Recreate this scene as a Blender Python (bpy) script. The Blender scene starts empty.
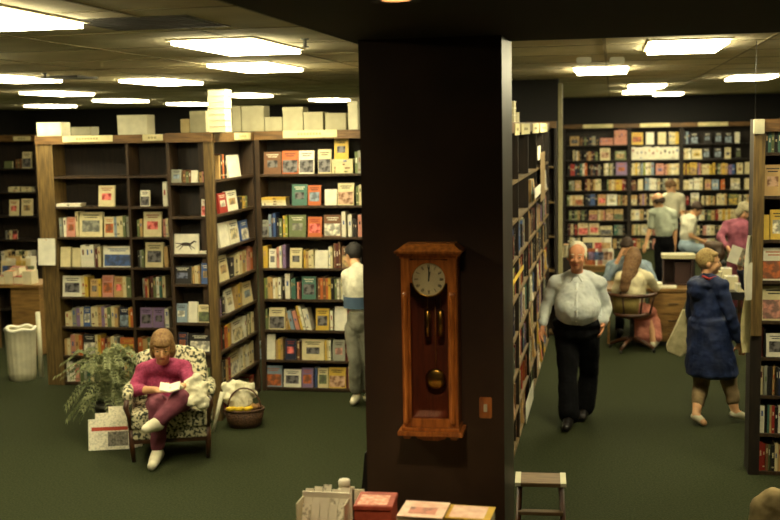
import bpy, bmesh, math, random
from mathutils import Vector, Matrix, Quaternion
from bpy_extras.object_utils import world_to_camera_view
rnd = random.Random(7)
scene = bpy.context.scene
COL = scene.collection
# ---------------------------------------------------------------- camera
FPX = 1130.0; EYE = 2.85
YAW, PITCH, ROLL = 0.194811487, 0.116173606, 0.0185
fw = Vector((-math.sin(YAW)*math.cos(PITCH), math.cos(YAW)*math.cos(PITCH), -math.sin(PITCH)))
r0 = Vector((math.cos(YAW), math.sin(YAW), 0)); u0 = r0.cross(fw)
CR = r0*math.cos(ROLL) - u0*math.sin(ROLL); CU = u0*math.cos(ROLL) + r0*math.sin(ROLL)
cd = bpy.data.cameras.new('camera'); cam = bpy.data.objects.new('camera', cd); COL.objects.link(cam)
cd.sensor_width = 36; cd.lens = 36*FPX/780; cd.clip_end = 100; cd.clip_start = .05
cam.matrix_world = Matrix(((CR.x, CU.x, -fw.x, 0), (CR.y, CU.y, -fw.y, 0), (CR.z, CU.z, -fw.z, EYE), (0, 0, 0, 1)))
cd.dof.use_dof = True; cd.dof.focus_distance = 7.3; cd.dof.aperture_fstop = 2.3
scene.camera = cam
# ---------------------------------------------------------------- world, exposure
w = bpy.data.worlds.new('world'); scene.world = w; w.use_nodes = True
w.node_tree.nodes['Background'].inputs[0].default_value = (.5, .42, .25, 1)
w.node_tree.nodes['Background'].inputs[1].default_value = .01
vs = scene.view_settings
vs.view_transform = 'Standard'; vs.look = 'None'; vs.exposure = 0.2; vs.gamma = 1; vs.use_curve_mapping = False
PANEL = 34.0            # brightness of the ceiling diffusers
PANEL_COL = (1.0, .89, .54)
SPOT_W = 160.0
CEIL = 3.47

def ray(px, py):
    return fw + CR*((px-390)/FPX) - CU*((py-260)/FPX)
def onY(px, py, Y):            # a measured point of the place on the plane y = Y
    d = ray(px, py); return d*(Y/d.y) + Vector((0, 0, EYE))
def onX(px, py, X):
    d = ray(px, py); return d*(X/d.x) + Vector((0, 0, EYE))
def onZ(px, py, Z):
    d = ray(px, py); return d*((Z-EYE)/d.z) + Vector((0, 0, EYE))
def zc(p): return (Vector(p)-Vector((0, 0, EYE))).dot(fw)

# ---------------------------------------------------------------- materials
def lin(c):
    return tuple(((v/255)/12.92 if v/255 <= .04045 else (((v/255)+.055)/1.055)**2.4) for v in c)
_m = {}
def mat(name, rgb, rough=.6, rgb2=None, scale=8, kind='noise', metal=0, bump=0, spec=.5, stretch=None, coat=0, lo=.35, hi=.65):
    if name in _m: return _m[name]
    m = bpy.data.materials.new(name); _m[name] = m; m.use_nodes = True
    nt = m.node_tree; b = nt.nodes['Principled BSDF']
    b.inputs['Roughness'].default_value = rough; b.inputs['Metallic'].default_value = metal
    b.inputs['Specular IOR Level'].default_value = spec
    if coat: b.inputs['Coat Weight'].default_value = coat
    c1 = lin(rgb); c2 = lin(rgb2) if rgb2 else tuple(v*.82 for v in c1)
    tc = nt.nodes.new('ShaderNodeTexCoord'); mp = nt.nodes.new('ShaderNodeMapping')
    nt.links.new(tc.outputs['Object'], mp.inputs[0])
    if stretch: mp.inputs['Scale'].default_value = stretch
    if kind == 'voronoi':
        t = nt.nodes.new('ShaderNodeTexVoronoi'); out = t.outputs['Distance']
    else:
        t = nt.nodes.new('ShaderNodeTexNoise'); t.inputs['Detail'].default_value = 4; out = t.outputs['Fac']
    t.inputs['Scale'].default_value = scale
    nt.links.new(mp.outputs[0], t.inputs['Vector'])
    r = nt.nodes.new('ShaderNodeValToRGB')
    r.color_ramp.elements[0].position = lo; r.color_ramp.elements[1].position = hi
    r.color_ramp.elements[0].color = (*c2, 1); r.color_ramp.elements[1].color = (*c1, 1)
    nt.links.new(out, r.inputs[0]); nt.links.new(r.outputs[0], b.inputs['Base Color'])
    if bump:
        bp = nt.nodes.new('ShaderNodeBump'); bp.inputs['Strength'].default_value = bump; bp.inputs['Distance'].default_value = .01
        nt.links.new(out, bp.inputs['Height']); nt.links.new(bp.outputs[0], b.inputs['Normal'])
    return m
def emis(name, col, s):
    if name in _m: return _m[name]
    m = bpy.data.materials.new(name); _m[name] = m; m.use_nodes = True
    nt = m.node_tree; nt.nodes.clear(); e = nt.nodes.new('ShaderNodeEmission'); o = nt.nodes.new('ShaderNodeOutputMaterial')
    e.inputs[0].default_value = (*col, 1); e.inputs[1].default_value = s
    nt.links.new(e.outputs[0], o.inputs[0]); return m
CARPET = mat('carpet_green', (54, 58, 36), .95, (39, 44, 26), 60, bump=.4, spec=.1)
def tile_mat():
    m = mat('ceiling_tile', (240, 228, 192), .9, (226, 214, 178), 3, spec=.2)
    return m
TILE = tile_mat()
DARKWALL = mat('dark_brown_paint', (25, 20, 16), .7, (19, 16, 13), 2)
PILLAR = mat('pillar_paint', (60, 42, 30), .5, (48, 33, 23), 3, spec=.4)
PSIDE = mat('pillar_polished_side', (60, 48, 33), .42, (34, 25, 17), 3, spec=.6)
WOOD = mat('bookcase_wood', (70, 50, 28), .55, (44, 31, 17), 6, stretch=(6, 6, .7), bump=.15)
WOODL = mat('light_bookcase_wood', (122, 98, 54), .55, (82, 64, 34), 7, stretch=(7, 7, .6), bump=.15)
WOODD = mat('dark_bookcase_wood', (44, 32, 21), .6, (26, 19, 13), 6, stretch=(6, 6, .8))
HEAD = mat('bookcase_header_wood', (124, 92, 50), .5, (84, 60, 32), 7, stretch=(.7, 6, 7))
CLOCKW = mat('clock_cherry_wood', (186, 112, 48), .35, (130, 72, 28), 9, stretch=(6, 6, .8), coat=.3)
SIGN = mat('cream_placard', (226, 214, 160), .6)
INK = mat('ink', (60, 52, 44), .7)
PAGES = mat('page_block', (214, 204, 168), .9)
WHITEP = mat('white_paper', (232, 228, 206), .8)
PAPER2 = mat('offwhite_card', (205, 200, 170), .8)
BRASS = mat('brass', (190, 150, 70), .3, metal=1)
CHROME = mat('steel', (170, 168, 160), .3, metal=1)
BLACK = mat('black_plastic', (22, 20, 20), .5)
UPH = mat('floral_upholstery', (206, 198, 160), .9, (52, 56, 40), 34, lo=.44, hi=.53)
DESKW = mat('desk_wood', (152, 116, 62), .5, (112, 82, 42), 6, stretch=(.8, 6, 6))
CHAIRW = mat('dark_chair_wood', (84, 50, 26), .4, (52, 30, 16), 8)
LEAF = mat('fern_leaf', (146, 150, 104), .6, (92, 100, 62), 9)
TERRA = mat('dark_pot', (52, 50, 38), .7)
WICKER = mat('wicker', (92, 62, 36), .7, (44, 28, 18), 60, kind='voronoi', lo=.1, hi=.6, bump=.5)
GLASS = None
def glassmat():
    m = bpy.data.materials.new('clock_glass'); m.use_nodes = True; nt = m.node_tree; nt.nodes.clear()
    o = nt.nodes.new('ShaderNodeOutputMaterial'); mx = nt.nodes.new('ShaderNodeMixShader'); t = nt.nodes.new('ShaderNodeBsdfTransparent'); g = nt.nodes.new('ShaderNodeBsdfGlossy')
    mx.inputs[0].default_value = .06; g.inputs['Roughness'].default_value = .05; t.inputs[0].default_value = (.95, .95, .93, 1)
    nt.links.new(t.outputs[0], mx.inputs[1]); nt.links.new(g.outputs[0], mx.inputs[2]); nt.links.new(mx.outputs[0], o.inputs[0]); return m

# ---------------------------------------------------------------- mesh builder
class MB:
    def __init__(s): s.v = []; s.f = []; s.mi = []; s.m = []; s.sm = []
    def slot(s, m):
        if m not in s.m: s.m.append(m)
        return s.m.index(m)
    def add(s, vs, fs, m, M=None, smooth=False):
        o = len(s.v); k = s.slot(m)
        s.v += [tuple(M @ Vector(v)) if M else tuple(v) for v in vs]
        for f in fs: s.f.append([i+o for i in f]); s.mi.append(k); s.sm.append(smooth)
        return s
    def box(s, a, b, m, M=None):
        x0, y0, z0 = (min(a[i], b[i]) for i in range(3)); x1, y1, z1 = (max(a[i], b[i]) for i in range(3))
        v = [(x0,y0,z0),(x1,y0,z0),(x1,y1,z0),(x0,y1,z0),(x0,y0,z1),(x1,y0,z1),(x1,y1,z1),(x0,y1,z1)]
        return s.add(v, [(0,3,2,1),(4,5,6,7),(0,1,5,4),(1,2,6,5),(2,3,7,6),(3,0,4,7)], m, M)
    def tube(s, pts, rad, m, n=10, M=None, caps=True):
        pts = [Vector(p) for p in pts]; rs = rad if isinstance(rad, (list, tuple)) else [rad]*len(pts)
        vs = []; fs = []; t0 = (pts[1]-pts[0]).normalized()
        a = t0.orthogonal().normalized()
        for i, p in enumerate(pts):
            t = ((pts[min(i+1, len(pts)-1)]-pts[max(i-1, 0)])).normalized()
            a = (a - t*a.dot(t)).normalized(); b = t.cross(a)
            for k in range(n):
                q = 2*math.pi*k/n; vs.append(p + a*math.cos(q)*rs[i] + b*math.sin(q)*rs[i])
        for i in range(len(pts)-1):
            for k in range(n):
                fs.append((i*n+k, i*n+(k+1)%n, (i+1)*n+(k+1)%n, (i+1)*n+k))
        if caps: fs += [tuple(reversed(range(n))), tuple(range((len(pts)-1)*n, len(pts)*n))]
        return s.add(vs, fs, m, M, True)
    def lathe(s, prof, m, c=(0,0,0), n=24, M=None, smooth=True, caps=True):   # prof: (r, z)
        vs = [(c[0]+r*math.cos(2*math.pi*k/n), c[1]+r*math.sin(2*math.pi*k/n), c[2]+z) for r, z in prof for k in range(n)]
        fs = [(i*n+k, i*n+(k+1)%n, (i+1)*n+(k+1)%n, (i+1)*n+k) for i in range(len(prof)-1) for k in range(n)]
        if caps: fs += [tuple(reversed(range(n))), tuple(range((len(prof)-1)*n, len(prof)*n))]
        return s.add(vs, fs, m, M, smooth)
    def ell(s, c, r, m, M=None, nu=16, nv=10, Q=None):
        c = Vector(c); vs = []; fs = []
        Q = Q or Matrix.Identity(3)
        for j in range(nv+1):
            th = math.pi*j/nv
            for i in range(nu):
                ph = 2*math.pi*i/nu
                vs.append(c + Q @ Vector((r[0]*math.sin(th)*math.cos(ph), r[1]*math.sin(th)*math.sin(ph), r[2]*math.cos(th))))
        for j in range(nv):
            for i in range(nu):
                a, b2, c2, d = j*nu+i, j*nu+(i+1)%nu, (j+1)*nu+(i+1)%nu, (j+1)*nu+i
                fs.append((a, d, c2, b2))
        return s.add(vs, fs, m, M, True)
    def prism(s, poly, d, m, M=None):   # poly in xz, extruded by d along y
        n = len(poly); vs = [(x, 0, z) for x, z in poly] + [(x, d, z) for x, z in poly]
        fs = [tuple(range(n)), tuple(reversed(range(n, 2*n)))] + [(i, i+n, (i+1)%n+n, (i+1)%n) for i in range(n)]
        return s.add(vs, fs, m, M)
    def mesh(s, name):
        me = bpy.data.meshes.new(name); me.from_pydata(s.v, [], s.f)
        for m in s.m: me.materials.append(m)
        me.polygons.foreach_set('material_index', s.mi); me.polygons.foreach_set('use_smooth', s.sm)
        me.update(); return me
    def build(s, name, parent=None, loc=None, bevel=0):
        me = s.mesh(name)
        if loc is not None: me.transform(Matrix.Translation(-Vector(loc)))
        bm = bmesh.new(); bm.from_mesh(me)
        bmesh.ops.delete(bm, geom=[v for v in bm.verts if not v.link_faces], context='VERTS')
        bmesh.ops.recalc_face_normals(bm, faces=bm.faces)
        if bevel:
            bmesh.ops.bevel(bm, geom=[e for e in bm.edges if e.is_manifold and e.calc_face_angle() > .6], offset=bevel, segments=2, affect='EDGES')
        bm.to_mesh(me); bm.free()
        o = bpy.data.objects.new(name, me); COL.objects.link(o)
        if loc is not None and not parent: o.location = loc
        if parent: o.parent = parent
        return o
def tag(o, label, cat, group=None, kind=None):
    if kind: o['kind'] = kind
    if label: o['label'] = label
    if cat: o['category'] = cat
    if group: o['group'] = group
    return o
def empty(name, label, cat, loc=(0,0,0), rz=0, group=None):
    o = bpy.data.objects.new(name, None); COL.objects.link(o); o.location = loc; o.rotation_euler.z = rz
    o.empty_display_size = .1
    return tag(o, label, cat, group)
def struct(name, mb):
    o = mb.build(name); o['kind'] = 'structure'; return o
def copy_tree(o, parent=None):
    c = o.copy(); COL.objects.link(c); c.parent = parent
    for ch in o.children: copy_tree(ch, c)
    return c

# ---------------------------------------------------------------- the shell
X0, X1, Y0, Y1 = -14.5, 8.0, -1.5, 26.75
struct('floor', MB().box((X0, Y0, -.1), (X1, Y1, 0), CARPET))
def ceiling():
    mb = MB().box((X0, 6.02, CEIL), (X1, Y1, CEIL+.1), TILE).box((X0, Y0, CEIL), (-1.31, 6.02, CEIL+.1), TILE)
    g = mat('ceiling_grid', (176, 160, 116), .7)
    x = -13.5 + .02
    while x < X1:
        y0 = 6.1 if x > -1.3 else 0
        mb.box((x-.012, y0, CEIL-.004), (x+.012, Y1, CEIL), g); x += 1.22
    y = .6
    while y < Y1:
        if y > 6.1: mb.box((X0, y-.012, CEIL-.004), (X1, y+.012, CEIL), g)
        else: mb.box((X0, y-.012, CEIL-.004), (-1.32, y+.012, CEIL), g)
        y += 1.22
    struct('ceiling', mb)
ceiling()
struct('wall_back', MB().box((X0, Y1, 0), (X1, Y1+.15, CEIL+.1), DARKWALL))
struct('wall_left', MB().box((X0-.15, Y0, 0), (X0, Y1, CEIL+.1), DARKWALL))
struct('wall_right', MB().box((X1, Y0, 0), (X1+.15, Y1, CEIL+.1), DARKWALL))
struct('wall_front', MB().box((X0, Y0-.15, 0), (X1, Y0, CEIL+.1), DARKWALL))
# dropped soffit over the near room, carried by the pillar
struct('ceiling_soffit', MB().box((-1.31, Y0, 3.29), (X1, 6.02, CEIL+.1), mat('soffit_paint', (30, 25, 20), .8)))
PX0, PX1, PY0, PY1 = -1.247, -.53, 5.6, 6.16
pl = MB(); pl.box((PX0, PY0, 0), (PX1, PY1, 3.40), PILLAR)
o = struct('pillar', pl)
me = o.data; me.materials.append(PSIDE)
for p in me.polygons:
    if p.normal.x > .9: p.material_index = 1
# tall dark partition behind the aisle bookcase
pa = onZ(512, 79, CEIL); pb = onZ(558.5, 79, CEIL)
struct('wall_partition', MB().box((-1.9, 15.6, 0), (pb.x, 15.8, CEIL), DARKWALL))
struct('trim_1', MB().box((pb.x, 15.57, 0), (pb.x+.05, 15.83, CEIL-.06), mat('partition_trim', (168, 160, 118), .6)))

# ---------------------------------------------------------------- ceiling lights
def panel(x, y, label, first=[None]):
    if first[0] is None:
        r = empty('ceiling_light', label, 'ceiling light', (x, y, CEIL), 0, 'recessed ceiling light panels')
        f = MB(); t = .03
        f.box((-.31, -.64, -.012), (-.31+t, .64, .0), TILE).box((.31-t, -.64, -.012), (.31, .64, 0), TILE)
        f.box((-.31+t, -.64, -.012), (.31-t, -.64+t, 0), TILE).box((-.31+t, .64-t, -.012), (.31-t, .64, 0), TILE)
        f.build('frame', r)
        MB().box((-.28, -.61, -.04), (.28, .61, -.008), emis('diffuser_light', PANEL_COL, PANEL)).build('diffuser', r)
        first[0] = r; return r
    c = copy_tree(first[0]); c.location = (x, y, CEIL); c['label'] = label; return c
LG = [(-3.16, 5.32, 'large glowing ceiling panel cut off by the upper left corner'),
      (-2.63, 7.9, 'glowing ceiling panel above the bookcase bay beside the pillar, biggest of the pair there'),
      (-3.33, 10.5, 'glowing ceiling panel just behind the biggest one, above the stacked cartons'),
      (-5.28, 12.9, 'glowing ceiling panel above the white box on the left bookcase'),
      (-6.35, 11.3, 'sliver of glowing ceiling panel at the left edge of the picture'),
      (-8.05, 15.65, 'flat glowing ceiling panel near the left edge, nearer of the two there'),
      (-8.97, 19.9, 'thin glowing ceiling panel far back between the larger left ones'),
      (-11.7, 22.4, 'lowest thin glowing ceiling panel at the far left'),
      (-6.11, 18.6, 'thin glowing ceiling panel beside the tall white book stack'),
      (-8.98, 23.4, 'thin glowing ceiling panel just left of the tall white book stack'),
      (-5.72, 22.9, 'thin glowing ceiling panel next to the pillar above the cartons'),
      (.57, 9.4, 'largest glowing ceiling panel over the right hand aisle'),
      (-.12, 13.1, 'glowing ceiling panel with two small white fittings above the bald man'),
      (.55, 19.0, 'small far ceiling panel over the far shelves, front one of three'),
      (.49, 22.4, 'small far ceiling panel over the far shelves, partly behind the front one'),
      (1.14, 24.4, 'small far ceiling panel nearest the far bookcase wall'),
      (1.87, 16.4, 'glowing ceiling panel at the right edge above the right bookcase')]
LG += [(2.5, 7.7, 'ceiling panel over the right bookcase, outside the picture'), (2.9, 12.2, 'ceiling panel beyond the right bookcase, outside the picture'), (-5.3, 7.9, 'ceiling panel left of the picture over the fern')]
for a in LG: panel(*a)
# warm recessed downlight in the soffit
dl = empty('downlight', 'small warm orange recessed downlight at the top edge above the clock', 'ceiling light', (-.72, 3.84, 3.29))
MB().lathe([(.075, 0), (.085, -.012), (.06, -.012), (.055, 0)], BLACK, caps=False).build('trim_ring', dl)
MB().lathe([(.001, -.004), (.05, -.008), (.05, -.004)], emis('warm_bulb', (1, .42, .12), 2.5)).build('bulb', dl)
ld = bpy.data.lights.new('downlight_lamp', 'SPOT'); ld.energy = SPOT_W; ld.color = (1, .74, .42); ld.spot_size = 2.3; ld.spot_blend = .8; ld.shadow_soft_size = .14
lo = bpy.data.objects.new('lamp', ld); COL.objects.link(lo); lo.location = (0, 0, -.03); lo.parent = dl
# ceiling fittings
vt = empty('ceiling_vent', 'dark slotted air vent in the ceiling above the left bookcase', 'air vent', onZ(150, 23, CEIL))
mb = MB(); mb.box((-.36, -.36, -.004), (.36, .36, 0), mat('vent_metal', (74, 66, 48), .6))
mb.build('frame', vt)
for k in range(7): MB().box((-.33, -.29+k*.088, -.007), (.33, -.25+k*.088, -.004), mat('vent_dark', (38, 33, 24), .6)).build('slat', vt)
v2 = empty('ceiling_vent', 'narrow dark ceiling vent with a small sprinkler, near the left edge', 'air vent', onZ(58, 77, CEIL))
MB().box((-.35, -.25, -.02), (.35, .25, 0), mat('vent_dark', (38, 33, 24), .6)).build('grille', v2)
for (px, py), lb in (((45, 78), 'small sprinkler head hanging beside the narrow dark ceiling vent'), ((305, 46), 'small silver sprinkler head beside the biggest left ceiling panel'),
                 ((159, 88), 'small sprinkler head under the ceiling panel above the white box'), ((755, 83), 'small sprinkler head under the right edge ceiling panel')):
    p = onZ(px, py, CEIL-.05)
    s = empty('sprinkler_head', lb, 'sprinkler', (p.x, p.y, CEIL))
    MB().lathe([(.03, 0), (.03, -.008), (.012, -.01), (.012, -.05)], CHROME, n=12).build('stem', s)
    MB().lathe([(.001, -.058), (.03, -.06), (.03, -.054), (.001, -.05)], CHROME, n=12).build('deflector', s)
for px in (584, 617):
    p = onZ(px, 61.5, CEIL-.04)
    MB().box((p.x-.07, p.y-.04, CEIL-.06), (p.x+.07, p.y+.04, CEIL), WHITEP).build('emergency_lamp', bevel=.01)
    o = bpy.context.scene.collection.objects[-1]
    tag(o, 'small white square fitting on the ceiling, %s of two above a panel' % ('left' if px < 600 else 'right'), 'ceiling fitting', 'white fittings before the panel')

# ---------------------------------------------------------------- books
PAL = dict(c=('cream',(222,208,160)), w=('white',(236,230,206)), y=('yellow',(214,178,66)), t=('tan',(196,160,102)), o=('orange',(196,104,50)),
           r=('red',(158,46,36)), m=('maroon',(96,38,34)), b=('blue',(70,96,150)), l=('pale blue',(140,158,172)), n=('navy',(36,42,66)),
           g=('olive green',(110,120,78)), e=('teal',(74,116,100)), k=('black',(34,30,28)), v=('violet',(142,116,156)), p=('pink',(206,142,122)),
           z=('brown',(122,84,54)), a=('grey',(150,150,132)), L=('lime green',(146,156,66)))
def pc(k): return mat('cover_'+PAL[k][0].replace(' ', '_'), PAL[k][1], .55, scale=14)
def art(k):     # printed picture on a cover
    c = PAL[k][1]; d = tuple(int(v*.5+25) for v in c) if sum(c) > 300 else tuple(min(255, v+80) for v in c)
    return mat('cover_picture_'+PAL[k][0].replace(' ', '_'), c, .5, d, 18, lo=.42, hi=.56)
ART = {'w': 'k'}
def spine_mesh(mb, x0, x1, d, h, k, M, rr):
    """spine faces -y, occupies y 0..d, z 0..h"""
    c = pc(k); t = .0025; mb.box((x0, 0, 0), (x1, t, h), c, M); mb.box((x0, t, 0), (x0+t, d, h), c, M); mb.box((x1-t, t, 0), (x1, d, h), c, M)
    mb.box((x0+t, t, .003), (x1-t, d-.005, h-.005), PAGES, M)
    if x1-x0 > .016:
        s = pc(rr.choice('ctw') if sum(PAL[k][1]) < 380 else rr.choice('kbrmztg'))
        a = rr.uniform(.45, .66)*h; i_ = (x1-x0)*.3; mb.box((x0+i_, -.0006, a), (x1-i_, 0, a+h*rr.uniform(.08, .26)), s, M)
        if rr.random() < .3: mb.box((x0+t*1.6, -.0006, h*.12), (x1-t*1.6, 0, h*.17), s, M)
def face_mesh(mb, x0, x1, d, h, k, k2, M, rr):
    c = pc(k); t = .003
    mb.box((x0, 0, 0), (x1, t, h), c, M); mb.box((x0, d-t, 0), (x1, d, h), c, M); mb.box((x0, t, 0), (x0+t, d-t, h), c, M)
    mb.box((x0+t, t, .003), (x1-.004, d-t, h-.004), PAGES, M)
    W = x1-x0
    if k2:
        style = rr.randrange(3); A = art(k2); y = -.0008
        if style == 0: mb.box((x0+W*.12, y, h*.2), (x1-W*.12, 0, h*.66), A, M)
        elif style == 1: mb.box((x0+W*.04, y, h*.05), (x1-W*.04, 0, h*.6), A, M)
        else: mb.box((x0+W*.2, y, h*.3), (x1-W*.2, 0, h*.62), A, M)
        ink = pc('k') if sum(PAL[k][1]) > 330 else pc('w')
        if k2 in 'roby': ink = pc(k2)
        for q in range(2): mb.box((x0+W*(.15+.08*q), y, h*(.85-.09*q)), (x1-W*(.15+.08*q), 0, h*(.885-.09*q)), ink, M)
RECS = []   # every book: builder, area, description
ORD = ['top','second','third','fourth','fifth','sixth','seventh','bottom','ninth']
def book(kind, x0, x1, h, d, k, k2, M, zone, shelf, group, lean=0.0, area=None):
    RECS.append(dict(kind=kind, x0=x0, x1=x1, h=h, d=d, k=k, k2=k2, M=M, zone=zone, shelf=shelf, group=group, lean=lean, seed=rnd.random(), area=area))
def parse_row(row, face, zlev, base_M, zone, shelf, group, x2u, scale, default=None, dep=.17, setback=.03):
    """row: text of entries px0-px1,kind,height_px,colours ; measured across the shelf front"""
    for e in row.split():
        q = e.split(',')
        a, b = (float(v) for v in q[0].split('-')); kd = q[1]; hp = float(q[2]); cols = q[3]
        u0, u1 = x2u(a), x2u(b); h = hp*scale((a+b)/2)
        if kd == 's':
            n = len(cols); ws = [rnd.uniform(.8, 1.2) for _ in cols]; T = sum(ws); u = u0
            for i, c in enumerate(cols):
                du = (u1-u0)*ws[i]/T
                book('spine', u+.001, u+du-.001, h*rnd.uniform(.93, 1.02), dep, c, None, base_M @ Matrix.Translation((0, setback+rnd.uniform(-.008, .012), zlev)), zone, shelf, group); u += du
        elif kd in ('f', 'h'):    # face out leaning back
            k = cols[0]; k2 = cols[1] if len(cols) > 1 else None
            th = .03 if kd == 'f' else .05
            M = base_M @ Matrix.Translation((0, setback-.01+rnd.uniform(0, .01), zlev+.001)) @ Matrix.Rotation(-.13, 4, 'X')
            book('face', u0, u1, h, th, k, k2, M, zone, shelf, group)
        elif kd == 'q':  # lifted face-out standing behind/above another (height_px, raised px in colours tail digits)
            k, k2, up = cols[0], cols[1], float(cols[2:])
            M = base_M @ Matrix.Translation((0, setback+.03, zlev+up*scale((a+b)/2))) @ Matrix.Rotation(-.1, 4, 'X')
            book('face', u0, u1, h, .03, k, k2, M, zone, shelf, group)
        elif kd == 'p':   # flat pile
            z = zlev; n = len(cols)
            for c in cols:
                hh = h/n
                M = base_M @ Matrix.Translation(((u0+u1)/2, setback+rnd.uniform(-.01, .01), z+hh)) @ Matrix.Rotation(math.pi/2, 4, 'Y')
                book('flat', 0, hh-.001, (u1-u0), .15, c, None, M @ Matrix.Translation((0, 0, -(u1-u0)/2)), zone, shelf, group); z += hh
        elif kd in ('l', 'R'):  # leaning spines
            n = len(cols); u = u0; ang = .22 if kd == 'l' else -.12
            for i, c in enumerate(cols):
                du = (u1-u0)/n
                M = base_M @ Matrix.Translation((u, setback, zlev+(.002 if ang < 0 else du*.22))) @ Matrix.Rotation(-ang, 4, 'Y')
                if ang > 0: M = base_M @ Matrix.Translation((u+du, setback, zlev)) @ Matrix.Rotation(-ang, 4, 'Y') @ Matrix.Translation((-du, 0, 0))
                book('spine', .001, du-.001, h, dep, c, None, M, zone, shelf, group); u += du

LEV = [2.38, 2.04, 1.70, 1.36, 1.02, .68, .345, .04]
TOPZ = 2.83
# ---------------------------------------------------------------- bookcases
def shelf_lines(mb, w):
    pass
def bookcase(label, x0, x1, depth, levels, top, group=None, M=Matrix.Identity(4), bays=(), stile=(.05, .05), wood=WOOD, back=WOODD, header=.09, signs=(), name='bookcase', edge=None):
    """faces -y, front at y 0; x along the width"""
    r = empty(name, label, 'bookcase', M.to_translation(), 0, group)
    L = Matrix.Translation(-M.to_translation()) @ M
    edge = edge or wood
    MB().box((x0, 0, 0), (x0+stile[0], depth, top), wood, L).build('side_panel', r)
    MB().box((x1-stile[1], 0, 0), (x1, depth, top), wood, L).build('side_panel', r)
    MB().box((x0+stile[0], depth-.012, 0), (x1-stile[1], depth, top), back, L).build('back_panel', r)
    MB().box((x0, -.012, top-header), (x1, 0, top), HEAD, L).build('header', r)
    MB().box((x0+stile[0], 0, top-.025), (x1-stile[1], depth-.012, top), wood, L).build('top_panel', r)
    divs = [x0+stile[0]] + [b for b in bays] + [x1-stile[1]]
    for b in bays: MB().box((b-.015, .002, .0), (b+.015, depth-.013, top-.026), wood, L).build('divider', r)
    if levels and levels[-1] > .02: MB().box((x0+stile[0], .02, 0), (x1-stile[1], .035, levels[-1]-.026), back, L).build('kick_board', r)
    for i in range(len(divs)-1):
        a = divs[i]+(.015 if i else 0); b = divs[i+1]-(.015 if i < len(divs)-2 else 0)
        for z in levels:
            MB().box((a, .003, z-.025), (b, depth-.013, z), edge, L).build('shelf', r)
    for (a, b, za, zb) in signs:
        s = MB().box((a, -.02, za), (b, -.012, zb), SIGN, L).build('shelf_sign', r)
        n = max(2, int((b-a)/.07)); ww = (b-a)*.45/n
        im = MB()
        for q in range(n):
            xx = (a+b)/2-(b-a)*.225+q*ww; im.box((xx, -.0206, (za+zb)/2-.012), (xx+ww*.7, -.02, (za+zb)/2+.012), mat('faded_lettering', (170, 158, 112), .7), L)
        im.build('lettering', s)
        s['label'] = 'cream placard with faint lettering'
    return r
YF = 11.71
wx = lambda px, Y, py=260: onY(px, py, Y).x
def sc(Y): return lambda px: zc(onY(px, 260, Y))/FPX
# bay A: knotty post bookcase (two bays)
ax0 = onY(35, 137, YF).x; ax1 = -4.42
d1 = onY(131.5, 260, YF).x
M_A = Matrix.Translation((0, YF, 0))
u = lambda px, py: onY(px, py, YF).x
bcA = bookcase('large brown wooden bookcase with a wide knotty post, behind the potted fern', ax0, ax1, .30, LEV, TOPZ,
         M=M_A, bays=(d1,), stile=(.2, .04), signs=((u(63,134), u(113,134), 2.76, 2.83), (u(143,134), u(163,134), 2.76, 2.83)))
for ch in bcA.children:
    if ch.name.startswith('side_panel'):
        ch.data.materials.clear(); ch.data.materials.append(WOODL); break
GA = 'books on the large bookcase with the knotty post'
def rowpx(row, zone, shelf, z, Y, group, **kw):
    py = EYE
    # columns are measured at the row's own height, so convert with that height
    def x2u(px):
        p = onY(px, 300, Y)
        # iterate: find screen y where z matches
        y = 300.0
        for _ in range(3):
            p = onY(px, y, Y); y += (p.z-(z+.1))/(zc(p)/FPX)
        return onY(px, y, Y).x
    parse_row(row, None, z, Matrix.Translation((0, Y, 0)), zone, shelf, group, x2u, sc(Y), **kw)
A1 = ['', '53-79,p,3,w 97-113,f,21,cr',
 '58-61,s,20,a 62-65,s,20,w 65-74,f,20,po 74-77,s,27,c 78-101,h,25,ca 103-113,f,20,co 113-130,s,21,lccgab',
 '59-69,h,20,c 71-79,h,19,c 80-93,s,22,www 94-99,s,20,mc 102-131,h,21,wb',
 '61-80,h,21,wk 80-87,s,21,cy 89-97,f,18,tk 97-100,s,19,y 101-112,f,22,po 113-122,f,21,tr 122-130,s,21,cg',
 '64-71,s,15,cc 71-79,s,18,av 79-82,s,20,c 82-89,f,20,bw 90-117,s,20,cctvcgct 118-127,f,20,nl 127-132,s,20,yo',
 '63-69,s,17,tc 70-81,s,21,pto 82-94,f,22,kw 94-99,s,21,cy 100-109,s,18,omt 110-117,s,20,ca 119-134,f,19,oy',
 '66-78,s,20,wwp 79-96,s,20,gaecg 97-132,s,20,cgtcgatg']
A2 = ['', '139-148,f,16,wk 162-166,s,25,w',
 '136-141,s,18,gt 142-160,f,25,cr 162-167,s,18,pc', '137-143,s,18,kag 144-162,h,25,ck 163-167,s,21,t',
 '142-148,s,20,art 149-164,s,21,mgwec', '139-151,f,20,vk 152-163,f,20,vk 164-168,s,19,w', '137-168,s,19,otgckzg', '137-168,s,19,cgkatg']
for i in range(8):
    if A1[i]: rowpx(A1[i], 'wide bay by the knotty post', i, LEV[i], YF, GA)
    if A2[i]: rowpx(A2[i], 'narrow bay by the knotty post', i, LEV[i], YF, GA)
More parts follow.
